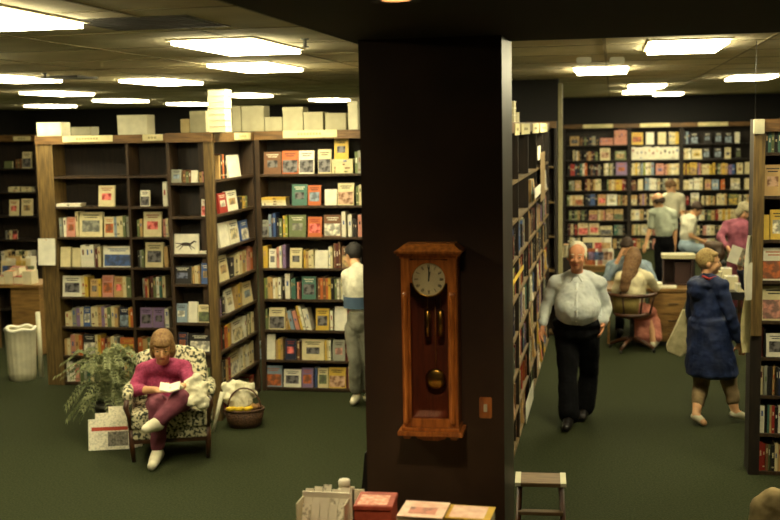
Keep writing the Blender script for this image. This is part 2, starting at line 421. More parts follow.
# end shelves + side-facing case B
YE = 10.4; XB = -3.78
LE = [2.36, 2.03, 1.66, 1.365, .98, .68, .345, .04]
ex0 = wx(168, YE, 200); 
Gend = 'books on the end shelves behind the armchair'
bcE = bookcase('narrow end bookcase behind the armchair with a pale front post', ex0, XB-.088, .24, LE, TOPZ+.01, M=Matrix.Translation((0, YE, 0)), stile=(.03, .006), edge=WOOD,
     signs=())
mb = MB().box((XB-.085, 0, 0), (XB, .045, TOPZ+.01-.09), WOODL); o = mb.build('front_post', bcE); o['label'] = 'pale wooden front post'
MB().box((XB-.087, -.012, TOPZ+.01-.09), (XB, .045, TOPZ+.01), HEAD).build('header_end', bcE)
for p_ in bcE.children:
    if p_.name.startswith(('front_post', 'header_end')): p_.data.transform(Matrix.Translation((-bcE.location.x, 0, 0)))
E1 = ['170-180,f,13,al 181-190,s,12,zgz 190-196,f,12,w 198-206,s,11,tpk', '200-209,f,17,wr', '172-197,f,20,w 198-209,p,3,w',
      '172-190,f,18,kn 191-199,s,18,tcct 200-209,f,21,bt', '174-186,f,19,lw 187-196,f,21,w 197-209,f,18,cg', '176-186,f,20,no 188-209,f,19,kw', '170-209,s,20,tgkzcag', '']
for i in range(7):
    if E1[i]: rowpx(E1[i], 'end shelves behind the armchair', i, LE[i], YE, Gend)
# B: perpendicular case, faces +x
yb0, yb1 = YE+.03, YF-.02
MBm = Matrix.Translation((XB, 0, 0)) @ Matrix.Rotation(math.pi/2, 4, 'Z')    # local x -> world y ; local -y -> world +x
LB = [z for z in LEV]
bookcase('side-facing wooden bookcase running back from the pale post to the corner', YE+.05, yb1, .16, LB, TOPZ+.005, M=MBm, stile=(.02, .03),
         signs=((onX(233, 135, XB).y, onX(249, 135, XB).y, 2.76, 2.83),))
def rowX(row, zone, shelf, z, Xp, Mx, group, **kw):
    def x2u(px):
        y = 250.0
        for _ in range(4):
            p = onX(px, y, Xp); y += (p.z-(z+.1))/(zc(p)/FPX)
        return onX(px, y, Xp).y
    parse_row(row, None, z, Mx, zone, shelf, group, x2u, lambda px: zc(onX(px, 250, Xp))/FPX, **kw)
GB = 'books on the side-facing bookcase'
Bt = ['222-229,s,24,tkotk 231-243,f,22,w', '222-230,f,20,rw 231-241,f,20,wt 242-250,s,12,kyg', '223-232,f,24,w 233-242,f,23,wc 244-251,f,20,bw', '223-232,f,25,ct 233-238,s,20,kn 239-250,s,22,cctc 251-256,s,24,po',
      '223-229,s,18,vka 230-237,f,23,wc 238-245,s,24,tyt 246-255,f,21,cl', '223-235,s,22,rkoyt 236-246,f,22,wc 247-256,s,22,wkcgc', '223-233,s,22,gaktr 234-243,f,23,cw 244-256,s,23,wcwwcc', '224-256,s,18,rmktcgr']
for i in range(8): rowX(Bt[i], 'side-facing bookcase', i, LB[i], XB, MBm, GB, dep=.11)
# C: bookcase beside the pillar
cx0, cx1 = XB+.0, -2.45
GC = 'books on the corner bookcase beside the pillar'
bookcase('wooden bookcase in the corner beside the pillar, full of books', cx0+.004, cx1, .30, LEV, TOPZ+.01, M=Matrix.Translation((0, YF+.01, 0)), stile=(.05, .05),
         signs=((u(283,132), u(337,132), 2.765, 2.845),))
Ct = ['263-280,f,22,zk 281-297,f,23,ok 298-313,f,23,wk 317-330,f,24,ck 331-352,p,14,cccc 333-347,q,21,yk14 354-361,s,22,ga',
 '260-285,p,8,wcy 291-306,f,21,ek 307-320,f,20,ol 324-336,f,16,w 337-353,f,22,cz 355-361,s,20,gc',
 '260-267,f,17,ak 268-275,s,23,lnb 276-281,s,19,kg 282-287,s,21,yL 288-305,f,22,ga 307-321,f,20,or 323-340,f,22,zw 341-345,s,27,w 347-351,s,22,w 352-356,s,19,kk 357-361,s,22,p',
 '261-267,s,22,y 268-275,f,19,wk 276-281,s,22,pw 282-285,s,24,v 289-301,f,20,ck 303-313,s,18,ytcc 314-327,h,18,w 328-332,s,22,wc 333-340,s,27,zmz 341-352,f,22,zt 354-361,s,20,ctk',
 '262-272,s,22,Lgtt 272-280,s,22,wcw 281-284,s,19,k 284-289,s,25,w 290-295,s,21,ee 296-300,s,17,pm 301-315,h,23,ek 317-325,s,23,zoz 325-333,s,22,oyk 334-342,s,22,gwac 343-361,s,20,ctgwb',
 '262-267,s,21,gg 268-284,h,22,ck 285-289,s,18,ty 290-294,l,20,l 295-299,l,20,p 300-305,l,25,yw 306-311,l,22,ww 315-328,h,22,yk 329-332,s,21,w 334-346,h,24,w 347-361,s,20,rcta',
 '258-265,s,19,lk 266-274,f,26,w 275-282,s,21,tyt 284-295,f,21,nr 296-299,s,20,z 301-323,h,21,ck 324-330,s,21,ycw 332-344,f,21,ap 345-349,s,18,mt 350-361,s,19,kgcc',
 '264-281,f,21,lo 283-300,f,18,wk 301-312,f,20,vo 313-316,s,20,nb 317-327,f,20,cg 328-345,f,21,yz 346-351,s,22,mtk 352-361,s,20,nckw']
for i in range(8): rowpx(Ct[i], 'bookcase beside the pillar', i, LEV[i], YF+.01, GC)

# E: aisle bookcase, faces +x, just behind the pillar
XE = -.81; ye0, ye1 = 7.6, 14.95
ME = Matrix.Translation((XE, 0, 0)) @ Matrix.Rotation(math.pi/2, 4, 'Z')
dvs = [ye0+(ye1-ye0)*k/6 for k in range(1, 6)]
sg = []
for a, b in ((513, 517.5), (519.5, 528), (531, 537), (538.5, 546)):
    sg.append((onX(a, 125, XE).y, onX(b, 125, XE).y, 2.77, 2.87))
bookcase('long dark aisle bookcase behind the man, placards along its top', ye0, ye1, .3, LEV, 2.88, M=ME, bays=dvs, stile=(.04, .04), wood=WOODD, edge=WOODL, signs=sg)
GE = 'books on the long aisle bookcase'
cols = 'kmbngzrkecktwvoakc'
for i in range(1, 8):
    y = ye0+.6
    while y < ye1-.1:
        if rnd.random() < .12 or i == 1 and y < 12: y += .35; continue
        n = rnd.randint(5, 12)
        for _ in range(n):
            t = rnd.uniform(.02, .05)
            if y+t > ye1-.05: break
            if any(abs(y+t/2-d) < .02+t/2 for d in dvs): y += .035; continue
            book('spine', y, y+t-.001, rnd.uniform(.19, .27), .18, rnd.choice(cols), None, ME @ Matrix.Translation((0, .02+rnd.uniform(0, .03), LEV[i])), 'aisle bookcase', i, GE); y += t
        if rnd.random() < .3 and y < ye1-.4:
            wd = rnd.uniform(.14, .2)
            if not any(y-.02 < d < y+wd+.02 for d in dvs):
                book('face', y+.01, y+wd, .24, .03, rnd.choice('wcty'), rnd.choice('krbz'), ME @ Matrix.Translation((0, .0, LEV[i]+.001)) @ Matrix.Rotation(-.1, 4, 'X'), 'aisle bookcase', i, GE)
            y += wd+.02
for px0, px1, hh, lv, kk in ((537, 541, .3, 0, 'wk'), (541, 545, .38, 1, 'ty'), (526, 532, .22, 5, 'yr'), (527, 534, .3, 6, 'wc')):
    pass
# narrow case at the partition, faces the camera
xn0, xn1 = -.93, pb.x-.0
bookcase('narrow dark bookcase at the far end of the aisle, with pale shelf edges', XE-.32, pb.x-.01, .28, [2.3, 1.83, 1.36, .9, .45, .05], 2.9, M=Matrix.Translation((0, 15.3, 0)), stile=(.03, .03), wood=WOODD, edge=WOODL)
# F: right bookcase
YR = 9.3; fx0 = onY(752, 260, YR).x
FL = [2.53, 2.19, 1.84, 1.50, 1.17, .855, .54, .23+.01]
FL = [EYE - ((y-122)/FPX)*zc(onY(770, y, YR)) for y in (152.5, 196, 240, 281, 321, 357.5, 396, 434, 473)]
def zpx(px, py, Y): return onY(px, py, Y).z
FL = [max(.03, zpx(768, y, YR)) for y in (152.5, 196, 240, 281, 321, 357.5, 396, 434, 473)]
FT = zpx(765, 119, YR)
bcF = bookcase('right bookcase with an olive front post and papers hanging on its side', fx0, fx0+.95, .28, FL, FT, M=Matrix.Translation((0, YR, 0)), stile=(.085, .05), wood=WOODD, edge=WOOD, header=.1)
fp = MB().box((fx0-.004, YR-.03, 1.15), (fx0+.08, YR-.013, FT-.11), WOODL); fp.v = [tuple(Vector(v)-bcF.location) for v in fp.v]; o = fp.build('front_post', bcF); o['label'] = 'olive front post'
cp = MB().box((fx0-.012, YR-.06, FT-.115), (fx0+.07, YR-.014, FT+.0), PAPER2); cp.v = [tuple(Vector(v)-bcF.location) for v in cp.v]; o = cp.build('corner_cap', bcF, bevel=.004); o['label'] = 'pale corner cap'
GF = 'books on the right bookcase'
Ft = ['763-765.5,s,24,w 766-792,s,21,kegkeknk 793-810,s,20,rtkc', '764-783,f,31,tz 785-805,f,30,kw', '762-770,h,25,y 771-790,h,30,yw 792-808,f,28,or', '762-791,h,33,wo 793-810,s,30,bckr', '762-790,h,35,cp 792-810,s,30,wkbr',
      '762-766,s,30,mk 767-790,h,24,wk 792-810,s,29,rkck', '760-768,s,31,ca 768-772,s,30,kk 773-776,s,31,t 776-795,s,30,knczktr', '760-765,s,30,w 766-772,s,29,ket 772-795,s,29,rkwntcz', '759-766,s,30,rr 766-775,s,28,zgk 775-795,s,30,ctrwk']
for i in range(9):
    rowpx(Ft[i], 'right bookcase', i, FL[i], YR, GF)
# G: far wall of books
YG = 26.0; GG = 'books on the far wall bookcases'
gx = [onY(p, 180, YG).x for p in (563, 629.5, 681.5, 760)]
gs = [[(583, 613)], [(640, 670)], [(698, 728)]]
gl = ['far bookcase at the left of the back wall, with darker books', 'far middle bookcase with a row of white books', 'far right bookcase with rows of black books near the top']
for j in range(3):
    bookcase(gl[j], gx[j]+(.0 if j == 0 else .003), gx[j+1], .3, LEV, TOPZ+.02, M=Matrix.Translation((0, YG, 0)), stile=(.04, .04), edge=WOODD, wood=WOODD,
             signs=[(onY(a, 125, YG).x, onY(b, 125, YG).x, 2.765, 2.85) for a, b in gs[j]])
Gt = {0: ['570-579,f,9,tk 580-588,s,8,zkgk 589-599,s,9,nak 600-613,s,7,ppppp 614-627,s,15,pppppp', '573-581,s,10,ckwtk 584-598,s,9,kztmkg 600-610,f,12,cz 615-626,h,9,gt',
  '568-587,s,12,krrnkewo 589-602,s,11,kznkmak 604-615,s,12,cwgcak 616-627,h,13,vo', '569-574,s,10,ga 575-581,f,10,tz 585-592,s,11,mtz 593-601,s,11,tcc 607-616,s,11,gtct 616-622,s,11,yy 622-626,s,11,rm',
  '567-575,s,10,gct 575-583,f,10,co 585-597,s,11,knbbk 598-606,f,11,tr 607-617,f,11,wc 618-627,s,10,tgzt', '569-587,s,10,gkgtkgk 589-597,f,10,tm 598-605,s,10,ctp 606-613,f,11,tz 614-623,f,11,tg',
  '567-577,s,11,kmckr 578-588,h,12,cr 589-599,h,12,cr 600-612,f,9,ck 614-625,s,10,eeaak', '567-580,s,11,kcwkc 583-596,f,11,wv 600-612,s,10,ctgck 613-626,s,10,tkcw'],
 1: ['631-643,h,12,yo 646-654,f,12,w 658-666,f,12,c 669-679,s,12,ccy', '631-679,s,13,wwwwwwwwwwww', '631-640,s,12,ccyc 641-654,s,12,lLwcl 656-664,f,11,pv 665-679,s,11,ptcwcc', '631-636,s,10,mz 638-643,f,11,c 645-657,s,12,llwww 658-679,s,11,ckacgckct',
  '631-637,f,10,tc 639-648,s,11,mtvtk 650-679,s,11,cwgckctwk', '631-679,s,11,cwtkcgcwktgc', '632-640,s,11,tcgc 641-652,f,11,cw 653-679,s,10,pkcmgtckr', '632-679,s,10,rtgckpwcktg'],
 2: ['683-690,s,12,nkln 691-698,f,11,kl 704-711,f,11,kl 715-722,f,11,kl 725-732,f,11,kl 735-740,f,11,w', '683-691,s,11,ccw 692-702,h,10,cy 703-710,f,11,kl 714-722,f,11,kl 725-731,f,11,ck 736-741,f,11,kg',
  '683-689,s,11,ymy 690-697,f,12,yt 698-701,s,11,vp 702-712,s,10,cccy 713-728,s,11,ykgtyt 729-735,s,10,vb 737-743,f,11,ct 745-750,f,12,c', '683-693,s,10,ccw 694-703,s,12,wwc 705-711,f,10,tp 712-719,f,10,lw 721-725,s,10,oo 731-740,f,11,cw 745-750,f,11,c',
  '684-689,s,9,mr 691-699,f,12,wc 702-715,s,9,ckctgt 717-727,s,11,ccct 729-738,f,11,gy 739-750,s,10,ckct', '684-715,s,10,ptckwckgt 716-750,s,11,rcycyccwtck', '684-750,s,10,ctgckpwckckgrtgck', '684-750,s,10,ctgckpwckckgrtgck']}
for j in range(3):
    for i in range(8): rowpx(Gt[j][i], ['darker far bookcase', 'middle far bookcase', 'rightmost far bookcase'][j], i, LEV[i], YG, GG)
# D: bookcase far left, behind the knotty post one
YD = 14.8; dx0 = onY(-12, 200, YD).x; dx1 = onY(33, 200, YD).x+.1
bookcase('dark bookcase at the far left edge, behind the knotty post', dx0, dx1, .3, LEV, 2.85, M=Matrix.Translation((0, YD, 0)), wood=WOODD, edge=WOODD,
         signs=((onY(14, 137, YD).x, onY(31, 137, YD).x, 2.77, 2.83),))
GD = 'books on the dark far left bookcase'
for i, t in enumerate(['3-11,f,7,g 14-20,s,9,zgz 15-26,q,14,ck0'.replace('15-26,q,14,ck0', '21-30,f,16,ck'), '7-18,p,5,cc 20-30,p,5,cc', '8-17,f,16,cr 20-31,f,17,ct', '4-10,s,9,akc 11-16,f,9,kr', '0-30,s,12,wctkcgkcw']):
    rowpx(t, 'dark far left bookcase', i, LEV[i], YD, GD)

# ---------------------------------------------------------------- loose books on tables and tops are things too
def place_loose(name, x, y, z, wx_, dy, h, k, label, cat, rz=0, group=None, title=None, closed=False):
    r = empty(name, label, cat, (x, y, z), rz, group)
    c = pc(k) if isinstance(k, str) else k
    t = .004
    if closed:
        MB().box((-wx_/2, -dy/2, 0), (wx_/2, dy/2, h-.02), c).build('body', r, bevel=.003)
        MB().box((-wx_/2-.004, -dy/2-.004, h-.02), (wx_/2+.004, dy/2+.004, h), c).build('lid', r, bevel=.003)
    else:
        MB().box((-wx_/2, -dy/2, 0), (wx_/2, dy/2, t), c).box((-wx_/2, -dy/2, h-t), (wx_/2, dy/2, h), c).box((-wx_/2, -dy/2, t), (-wx_/2+t, dy/2, h-t), c).build('cover', r)
        MB().box((-wx_/2+t, -dy/2+.004, t), (wx_/2-.004, dy/2-.004, h-t), PAGES).build('pages', r)
    if title:
        MB().box((-wx_*.3, -dy*.3, h), (wx_*.3, dy*.1, h+.0008), art(title)).build('cover_picture', r)
    return r
# cartons and boxes on top of the bookcases
def top_box(px0, px1, py0, Y, base, label, m=PAPER2, dy=.22):
    a, b = onY(px0, 130, Y), onY(px1, 130, Y); z = onY((px0+px1)/2, py0, Y).z
    r = empty('cardboard_box', label, 'box', ((a.x+b.x)/2, Y+dy/2+.01, base), 0, 'pale boxes on top of the bookcases')
    w = (b.x-a.x)/2-.002; h = z-base
    MB().box((-w, -dy/2, 0), (w, dy/2, h*.8), m).build('body', r, bevel=.004)
    MB().box((-w-.001, -dy/2-.001, h*.8), (w+.001, dy/2+.001, h), m).build('lid', r, bevel=.004)
    return r
TA = TOPZ+.001; TC = TOPZ+.012
top_box(36, 61, 122.5, YF, TA, 'low white box on the bookcase top above the knotty post')
top_box(70, 90, 127, YF, TA, 'flat grey box on the bookcase top, beside the low white one', mat('grey_board', (120, 116, 92), .8))
top_box(117, 147, 115, YF, TA, 'white box on the bookcase top between the placards')
top_box(180, 189, 119, YF-.9, TOPZ+.012, 'small tan box at the left end of the cartons above the armchair', mat('tan_board', (176, 158, 112), .8), .16)
top_box(189.5, 206, 111, YF-.9, TOPZ+.012, 'tan carton just left of the tall white book stack', mat('carton', (164, 158, 128), .8), .16)
for a, b, t, l in ((232, 241, 106, 'narrow pale carton just right of the tall white book stack'), (241.5, 264, 106, 'wide pale carton, second right of the tall white book stack'), (264.5, 282, 117, 'lowest pale carton in the row on the corner bookcase'),
                   (282.5, 303, 107, 'tall pale carton standing above the corner placard'), (303.5, 323, 112, 'pale carton with a plain lid right of the tall one above the corner placard'), (325, 346, 113, 'pale carton with a reddish lid on the corner bookcase')):
    top_box(a, b, t, YF, TC, l, mat('carton', (164, 158, 128), .8))
top_box(348, 358, 101, YF, TC, 'tall narrow pale carton touching the pillar edge')
for k in range(7):
    a = onY(208, 130, YE); b = onY(225, 130, YE)
    zt = .058
    place_loose('book', (a.x+b.x)/2+rnd.uniform(-.006, .006), YE+.12, TOPZ+.012+k*zt, b.x-a.x, .2, zt-.001, PAPER2,
       ['bottom', 'second lowest', 'third lowest', 'middle', 'third highest', 'second highest', 'top'][k]+' thick white book of the tall stack above the armchair', 'book', group='tall stack of thick white books')
for k in range(3):
    p = onX(515, 125, XE)
    place_loose('book', XE-.1, p.y+.05, 2.881+k*.06, .2, .24, .058, 'w', ['lowest', 'middle', 'top'][k]+' white book of the small stack on the aisle bookcase', 'book', group='white books on the aisle bookcase')
place_loose('book', XE-.12, onX(517, 110, XE).y+.45, 2.881, .2, .24, .09, 'c', 'thick cream book on the aisle bookcase behind the white stack', 'book')

# build the shelf books : the largest 300 as objects, the rest as one
LOOSE = 7+4+12
for r in RECS:
    c = r['M'] @ Vector(((r['x0']+r['x1'])/2, 0, r['h']/2)); z = zc(c)
    n = (r['M'].to_3x3() @ Vector((0, -1, 0))).normalized(); v = (Vector((0, 0, EYE))-c).normalized()
    rel = c-Vector((0, 0, EYE)); px = 390+FPX*rel.dot(CR)/z; py = 260-FPX*rel.dot(CU)/z
    r['px'], r['py'] = px, py
    a = (r['x1']-r['x0'])*r['h']*max(.05, abs(n.dot(v)))*(FPX/z)**2
    if not (-4 < px < 784 and -4 < py < 524): a = 0
    if 361 < px < 513: a = 0
    r['area'] = a
RECS = [r for r in RECS if r['area'] > 0]
order = sorted(RECS, key=lambda r: -r['area'])
for i, r in enumerate(order): r['obj'] = i < 300-LOOSE
rest = MB()
SH = {}
for r in RECS: SH.setdefault((r['zone'], r['shelf']), []).append(r)
used = {}
def count_shelf(i, zone):
    n = 9 if zone == 'right bookcase' else 8
    return 'bottom' if i == n-1 else ORD[i] if i < 7 else 'eighth'
NUM = ['first','second','third','fourth','fifth','sixth','seventh','eighth','ninth','tenth','eleventh','twelfth','thirteenth','fourteenth','fifteenth','sixteenth','seventeenth','eighteenth','nineteenth','twentieth']
for key, L in SH.items():
    L.sort(key=lambda r: r['px'])
    for i, r in enumerate(L):
        kn = PAL[r['k']][0]; sh = count_shelf(r['shelf'], r['zone'])
        how = {'face': 'facing out', 'spine': 'upright', 'flat': 'lying flat'}[r['kind']]
        if r['lean'] or (r['kind'] == 'spine' and abs(r['M'].to_euler().y) > .05 and 'side' not in r['zone'] and 'aisle' not in r['zone']): how = 'leaning'
        base = f"{kn} book {how}, {sh} shelf, {r['zone']}"
        def same(q): return q['k'] == r['k'] and q['kind'] == r['kind']
        S = [q for q in L if same(q)]
        if len(S) == 1: lab = base
        else:
            cands = []
            if r['k2'] and r['kind'] == 'face':
                pass
            j = S.index(r)
            pos = 'leftmost' if j == 0 else 'rightmost' if j == len(S)-1 else NUM[min(j, 19)]+' from left'
            if r['kind'] == 'flat': pos = ['lowest', 'second', 'third', 'fourth', 'fifth'][j]
            lab = f"{pos} {kn} book {how}, {sh} shelf, {r['zone']}" if 'from' not in pos else f"{kn} book {how}, {pos} of its colour, {sh} shelf, {r['zone']}"
            if len(lab.replace(',', ' ').split()) > 16: lab = lab.replace(' of its colour', '')
        r['label'] = lab
for r in RECS:
    rr = random.Random(r['seed'])
    mb = MB() if r['obj'] else rest
    M = r['M']; cx = (r['x0']+r['x1'])/2
    loc = M @ Vector((cx, 0, 0))
    if r['kind'] == 'face': face_mesh(mb, r['x0'], r['x1'], r['d'], r['h'], r['k'], r['k2'], M, rr)
    else: spine_mesh(mb, r['x0'], r['x1'], r['d'], r['h'], r['k'], M, rr)
    if r['obj']:
        o = mb.build('book', loc=loc); tag(o, r['label'], 'book', r['group'])
o = rest.build('remaining_books'); tag(o, 'rows of smaller books filling the far and aisle shelves', 'books', kind='stuff')
# the horse picture book on the end shelves: black animal silhouette lying on the white cover
for o in list(COL.objects):
    if o.name.startswith('book') and o.get('label', '').startswith('white book facing out, third shelf, end shelves'):
        s = MB(); zc_ = .1
        s.ell((0.0, 0, .095), (.055, .0015, .018), INK); s.tube([(.05, 0, .1), (.085, 0, .125), (.105, 0, .115)], [.01, .008, .006], INK, 8)
        for a, b in (((-.05, 0, .09), (-.1, 0, .06)), ((-.03, 0, .085), (-.07, 0, .04)), ((.04, 0, .085), (.09, 0, .05)), ((.03, 0, .085), (.06, 0, .04)), ((-.05, 0, .1), (-.11, 0, .105))): s.tube([a, b], [.006, .003], INK, 6)
        q = s.build('cover_picture', o); q.rotation_euler.x = -.13; q.location = (0, -.001, 0)
        q.scale = (1, .4, 1); q['label'] = 'black running animal printed on the cover'

# ---------------------------------------------------------------- wall clock on the pillar
CY = 5.44
def cxp(px, py=340): return onY(px, py, CY).x
def czp(py, px=430): return onY(px, py, CY).z
c0, c1 = cxp(401), cxp(457); cm = (c0+c1)/2; hw = (c1-c0)/2
zt, zb = czp(252), czp(434)
clk = empty('wall_clock', 'tall cherry wood pendulum wall clock hanging on the dark pillar', 'clock', (cm, PY0, zb))
def CL(mb): mb.v = [(x-cm, y-PY0, z-zb) for x, y, z in mb.v]; return mb
def mold(mb, y0, half, za, zb_, m): mb.box((cm-half, y0, za), (cm+half, PY0-.001, zb_), m)
CB = mat('clock_back_board', (120, 52, 24), .5, (92, 38, 18), 8, stretch=(6, 6, .8))
mb = MB(); mb.box((c0+.012, PY0-.018, zb+.02), (c1-.012, PY0-.001, zt-.03), CB); CL(mb).build('back_panel', clk)
for sx in (-1, 1):
    xa = cm+sx*hw; xb = cm+sx*(hw-.014)
    CL(MB().box((xa, CY+.03, zb+.03), (xb, PY0-.001, zt-.03), CLOCKW)).build('side_panel', clk, bevel=.002)
    # door stiles with a turned half column
    mb = MB(); xs = cm+sx*(hw-.024)
    mb.box((xs-.022, CY+.012, zb+.03), (xs+.022, CY+.029, zt-.035), CLOCKW); CL(mb).build('door_stile', clk, bevel=.003)
    mb = MB(); mb.lathe([(.012, zb+.05), (.016, zb+.06), (.011, zb+.08), (.013, (zb+zt)/2), (.011, zt-.24), (.016, zt-.22), (.012, zt-.2)], CLOCKW, c=(xs, CY+.01, 0), n=14); CL(mb).build('column', clk)
dz = czp(280); dr = .081
# door head with round opening: ring of quads
mb = MB(); n = 32; vs = []; hw2 = hw-.046
for k in range(n):
    a = 2*math.pi*k/n; c_, s_ = math.cos(a), math.sin(a); vs.append((cm+c_*dr*1.03, CY+.014, dz+s_*dr*1.03))
    e = min(hw2/max(abs(c_), 1e-6), (zt-.04-dz)/max(abs(s_), 1e-6)); e = max(e, dr*1.06); vs.append((cm+c_*e, CY+.014, dz+s_*e))
fs = [(2*k, 2*((k+1)%n), 2*((k+1)%n)+1, 2*k+1) for k in range(n) if math.sin(2*math.pi*(k+.5)/n) > -.1]
mb.add(vs, fs, CLOCKW); o = CL(mb).build('door_head', clk); sm = o.modifiers.new('s', 'SOLIDIFY'); sm.thickness = .014
mb = MB(); mold(mb, CY+.008, hw-.046, zb+.03, zb+.075, CLOCKW); mb.v = [(x, min(y, CY+.03), z) for x, y, z in mb.v]; CL(mb).build('door_rail', clk, bevel=.003)
mb = MB(); mold(mb, CY+.015, hw+.004, zt-.035, zt-.02, CLOCKW); mold(mb, CY-.0, hw+.014, zt-.02, zt-.008, CLOCKW); mold(mb, CY-.012, hw+.026, zt-.008, zt+.004, CLOCKW)
x_, y_ = hw+.022, CY-.01
v = [(cm-x_, y_, zt+.004), (cm+x_, y_, zt+.004), (cm+x_, PY0-.001, zt+.004), (cm-x_, PY0-.001, zt+.004), (cm-x_+.04, y_+.05, zt+.034), (cm+x_-.04, y_+.05, zt+.034), (cm+x_-.04, PY0-.001, zt+.034), (cm-x_+.04, PY0-.001, zt+.034)]
mb.add(v, [(0,1,5,4),(1,2,6,5),(2,3,7,6),(3,0,4,7),(4,5,6,7)], CLOCKW); CL(mb).build('crown', clk)
mb = MB(); mold(mb, CY+.0, hw+.006, zb+.012, zb+.03, CLOCKW); mold(mb, CY-.014, hw+.024, zb-.012, zb+.012, CLOCKW); CL(mb).build('base_moulding', clk, bevel=.003)
mb = MB()
poly = [(cm-hw*.62, zb-.012), (cm+hw*.62, zb-.012), (cm+hw*.5, zb-.03), (cm+hw*.25, zb-.04), (cm-hw*.25, zb-.04), (cm-hw*.5, zb-.03)]
o_ = len(mb.v); mb.prism(list(reversed(poly)), .10, CLOCKW); mb.v = [(x, y+CY+.02, z) for x, y, z in mb.v]; CL(mb).build('bottom_apron', clk)
for sx in (-1, 1): CL(MB().box((cm+sx*hw*.98, CY+.0, zb-.03), (cm+sx*hw*.72, PY0-.002, zb-.012), CLOCKW)).build('corner_block', clk, bevel=.004)
DIAL = mat('clock_dial', (252, 242, 200), .5)
My = Matrix.Translation((cm, 0, dz)) @ Matrix.Rotation(math.pi/2, 4, 'X')
d_ = CL(MB().lathe([(dr, -CY-.03), (dr, -CY-.024)], DIAL, n=40, M=My, smooth=False)).build('dial', clk); d_['label'] = 'cream dial with roman style marks'
mb = MB()
for k in range(12):
    a = 2*math.pi*k/12; n_ = [3, 1, 2, 3, 3, 1, 2, 3, 3, 2, 1, 2][k]
    for q in range(n_):
        R = Matrix.Translation((cm, CY+.0235, dz)) @ Matrix.Rotation(a, 4, 'Y') @ Matrix.Translation(((q-(n_-1)/2)*.0045, 0, .063))
        mb.box((-.0012, -.0008, -.009), (.0012, .0004, .009), INK, R)
CL(mb).build('numerals', d_)
for nm, a, l in (('hour_hand', .18, .038), ('minute_hand', .02, .06)):
    R = Matrix.Translation((cm, CY+.0215, dz)) @ Matrix.Rotation(a, 4, 'Y'); CL(MB().box((-.0028, -.0015, -.01), (.0028, 0, l), BLACK, R)).build(nm, d_)
CL(MB().lathe([(dr, -CY-.024), (dr+.006, -CY-.02), (dr+.008, -CY-.03), (dr, -CY-.034)], BRASS, n=40, M=My, caps=False)).build('bezel', clk)
for i, px in enumerate((425, 438)):
    x = cxp(px); w_ = CL(MB().tube([(x, CY+.09, dz-.09), (x, CY+.09, czp(312))], .0015, BRASS, 6)).build('weight_cord', clk)
    wt = CL(MB().lathe([(.004, czp(340)), (.018, czp(340)+.004), (.018, czp(314)), (.006, czp(314)+.01)], BRASS, c=(x, CY+.09, 0), n=16)).build('weight', clk)
    if i == 0: wt['label'] = 'shining brass weight'
pz = czp(383); px_ = cxp(432)
pd = CL(MB().tube([(px_, CY+.115, dz-.08), (px_, CY+.115, pz)], .003, CLOCKW, 6)).build('pendulum_rod', clk)
CL(MB().lathe([(.001, -CY-.112), (.04, -CY-.106), (.052, -CY-.1), (.052, -CY-.098), (.04, -CY-.09), (.001, -CY-.088)], BRASS, n=32, M=Matrix.Translation((px_, 0, pz)) @ Matrix.Rotation(math.pi/2, 4, 'X'))).build('pendulum_bob', pd)
CL(MB().box((cm-hw+.047, CY+.0155, zb+.076), (cm+hw-.047, CY+.018, zt-.04), glassmat())).build('door_glass', clk)
# light switch
sp = onY(485.5, 408, PY0-.01); sw = empty('light_switch', 'small wooden light switch plate on the pillar, right of the clock', 'light switch', (sp.x, PY0, sp.z))
o = MB().box((-.032, -.008, -.055), (.032, -.001, .055), CLOCKW).build('cover_plate', sw, bevel=.004)
MB().box((-.009, -.016, -.02), (.009, -.008, .02), PAPER2).build('toggle', sw, bevel=.002)

# ---------------------------------------------------------------- counter table in front of the pillar with books
TZ = .92
tb = empty('display_table', 'low display table in front of the pillar, mostly below the picture', 'table', (-.95, 4.75, 0))
MB().box((-.75, -.42, TZ-.04), (.62, .42, TZ), DESKW).build('table_top', tb, bevel=.004)
for sx in (-.7, .52):
    for sy in (-.38, .34): MB().box((sx, sy, 0), (sx+.05, sy+.05, TZ-.04), DESKW).build('leg', tb)
MB().box((-.7, -.35, TZ-.12), (.57, -.33, TZ-.04), DESKW).build('apron', tb)
def counter_book(px0, px1, py, Y, h, k, label, title, rz=0, dy=.19, n=1, closed=False):
    zt_ = TZ
    a, b = onY(px0, py, Y), onY(px1, py, Y)
    return place_loose('book', (a.x+b.x)/2, Y+dy/2, TZ+h, b.x-a.x, dy, onY((px0+px1)/2, py, Y).z-TZ-h, k, label, 'book', rz, title=title, closed=closed, group='books stacked on the counter table')
ROSE = mat('red_box_card', (176, 82, 60), .6, (148, 58, 40), 20)
r = counter_book(353, 390, 506, 4.62, 0, 'p', 'red boxed book set with a pink top beside the white card rack', None, .05, closed=True)
for ch in r.children:
    ch.data.materials.clear(); ch.data.materials.append(ROSE)
MB().box((-.07, -.08, 0), (.06, .05, .0012), mat('pale_pink_print', (236, 190, 160), .6, (200, 120, 96), 40)).build('cover_picture', r).location = (0, 0, onY(370, 506, 4.62).z-TZ+.0005)
PINKC = mat('pale_pink_cover', (240, 214, 190), .5, (222, 180, 156), 20)
r = counter_book(397, 443, 517, 4.5, 0, 'p', 'pale pink paperback lying on the counter table below the clock', 'p', -.03, .2)
r.children[0].data.materials.clear(); r.children[0].data.materials.append(PINKC)
r = counter_book(444, 491, 519, 4.55, 0, 'y', 'white paperback with yellow edges lying right of the pale pink one', None, -.04, .17)
MB().box((-.08, -.075, 0), (.07, .075, .0012), PINKC).build('cover_picture', r).location = (0, 0, onY(467, 519, 4.55).z-TZ+.0005)
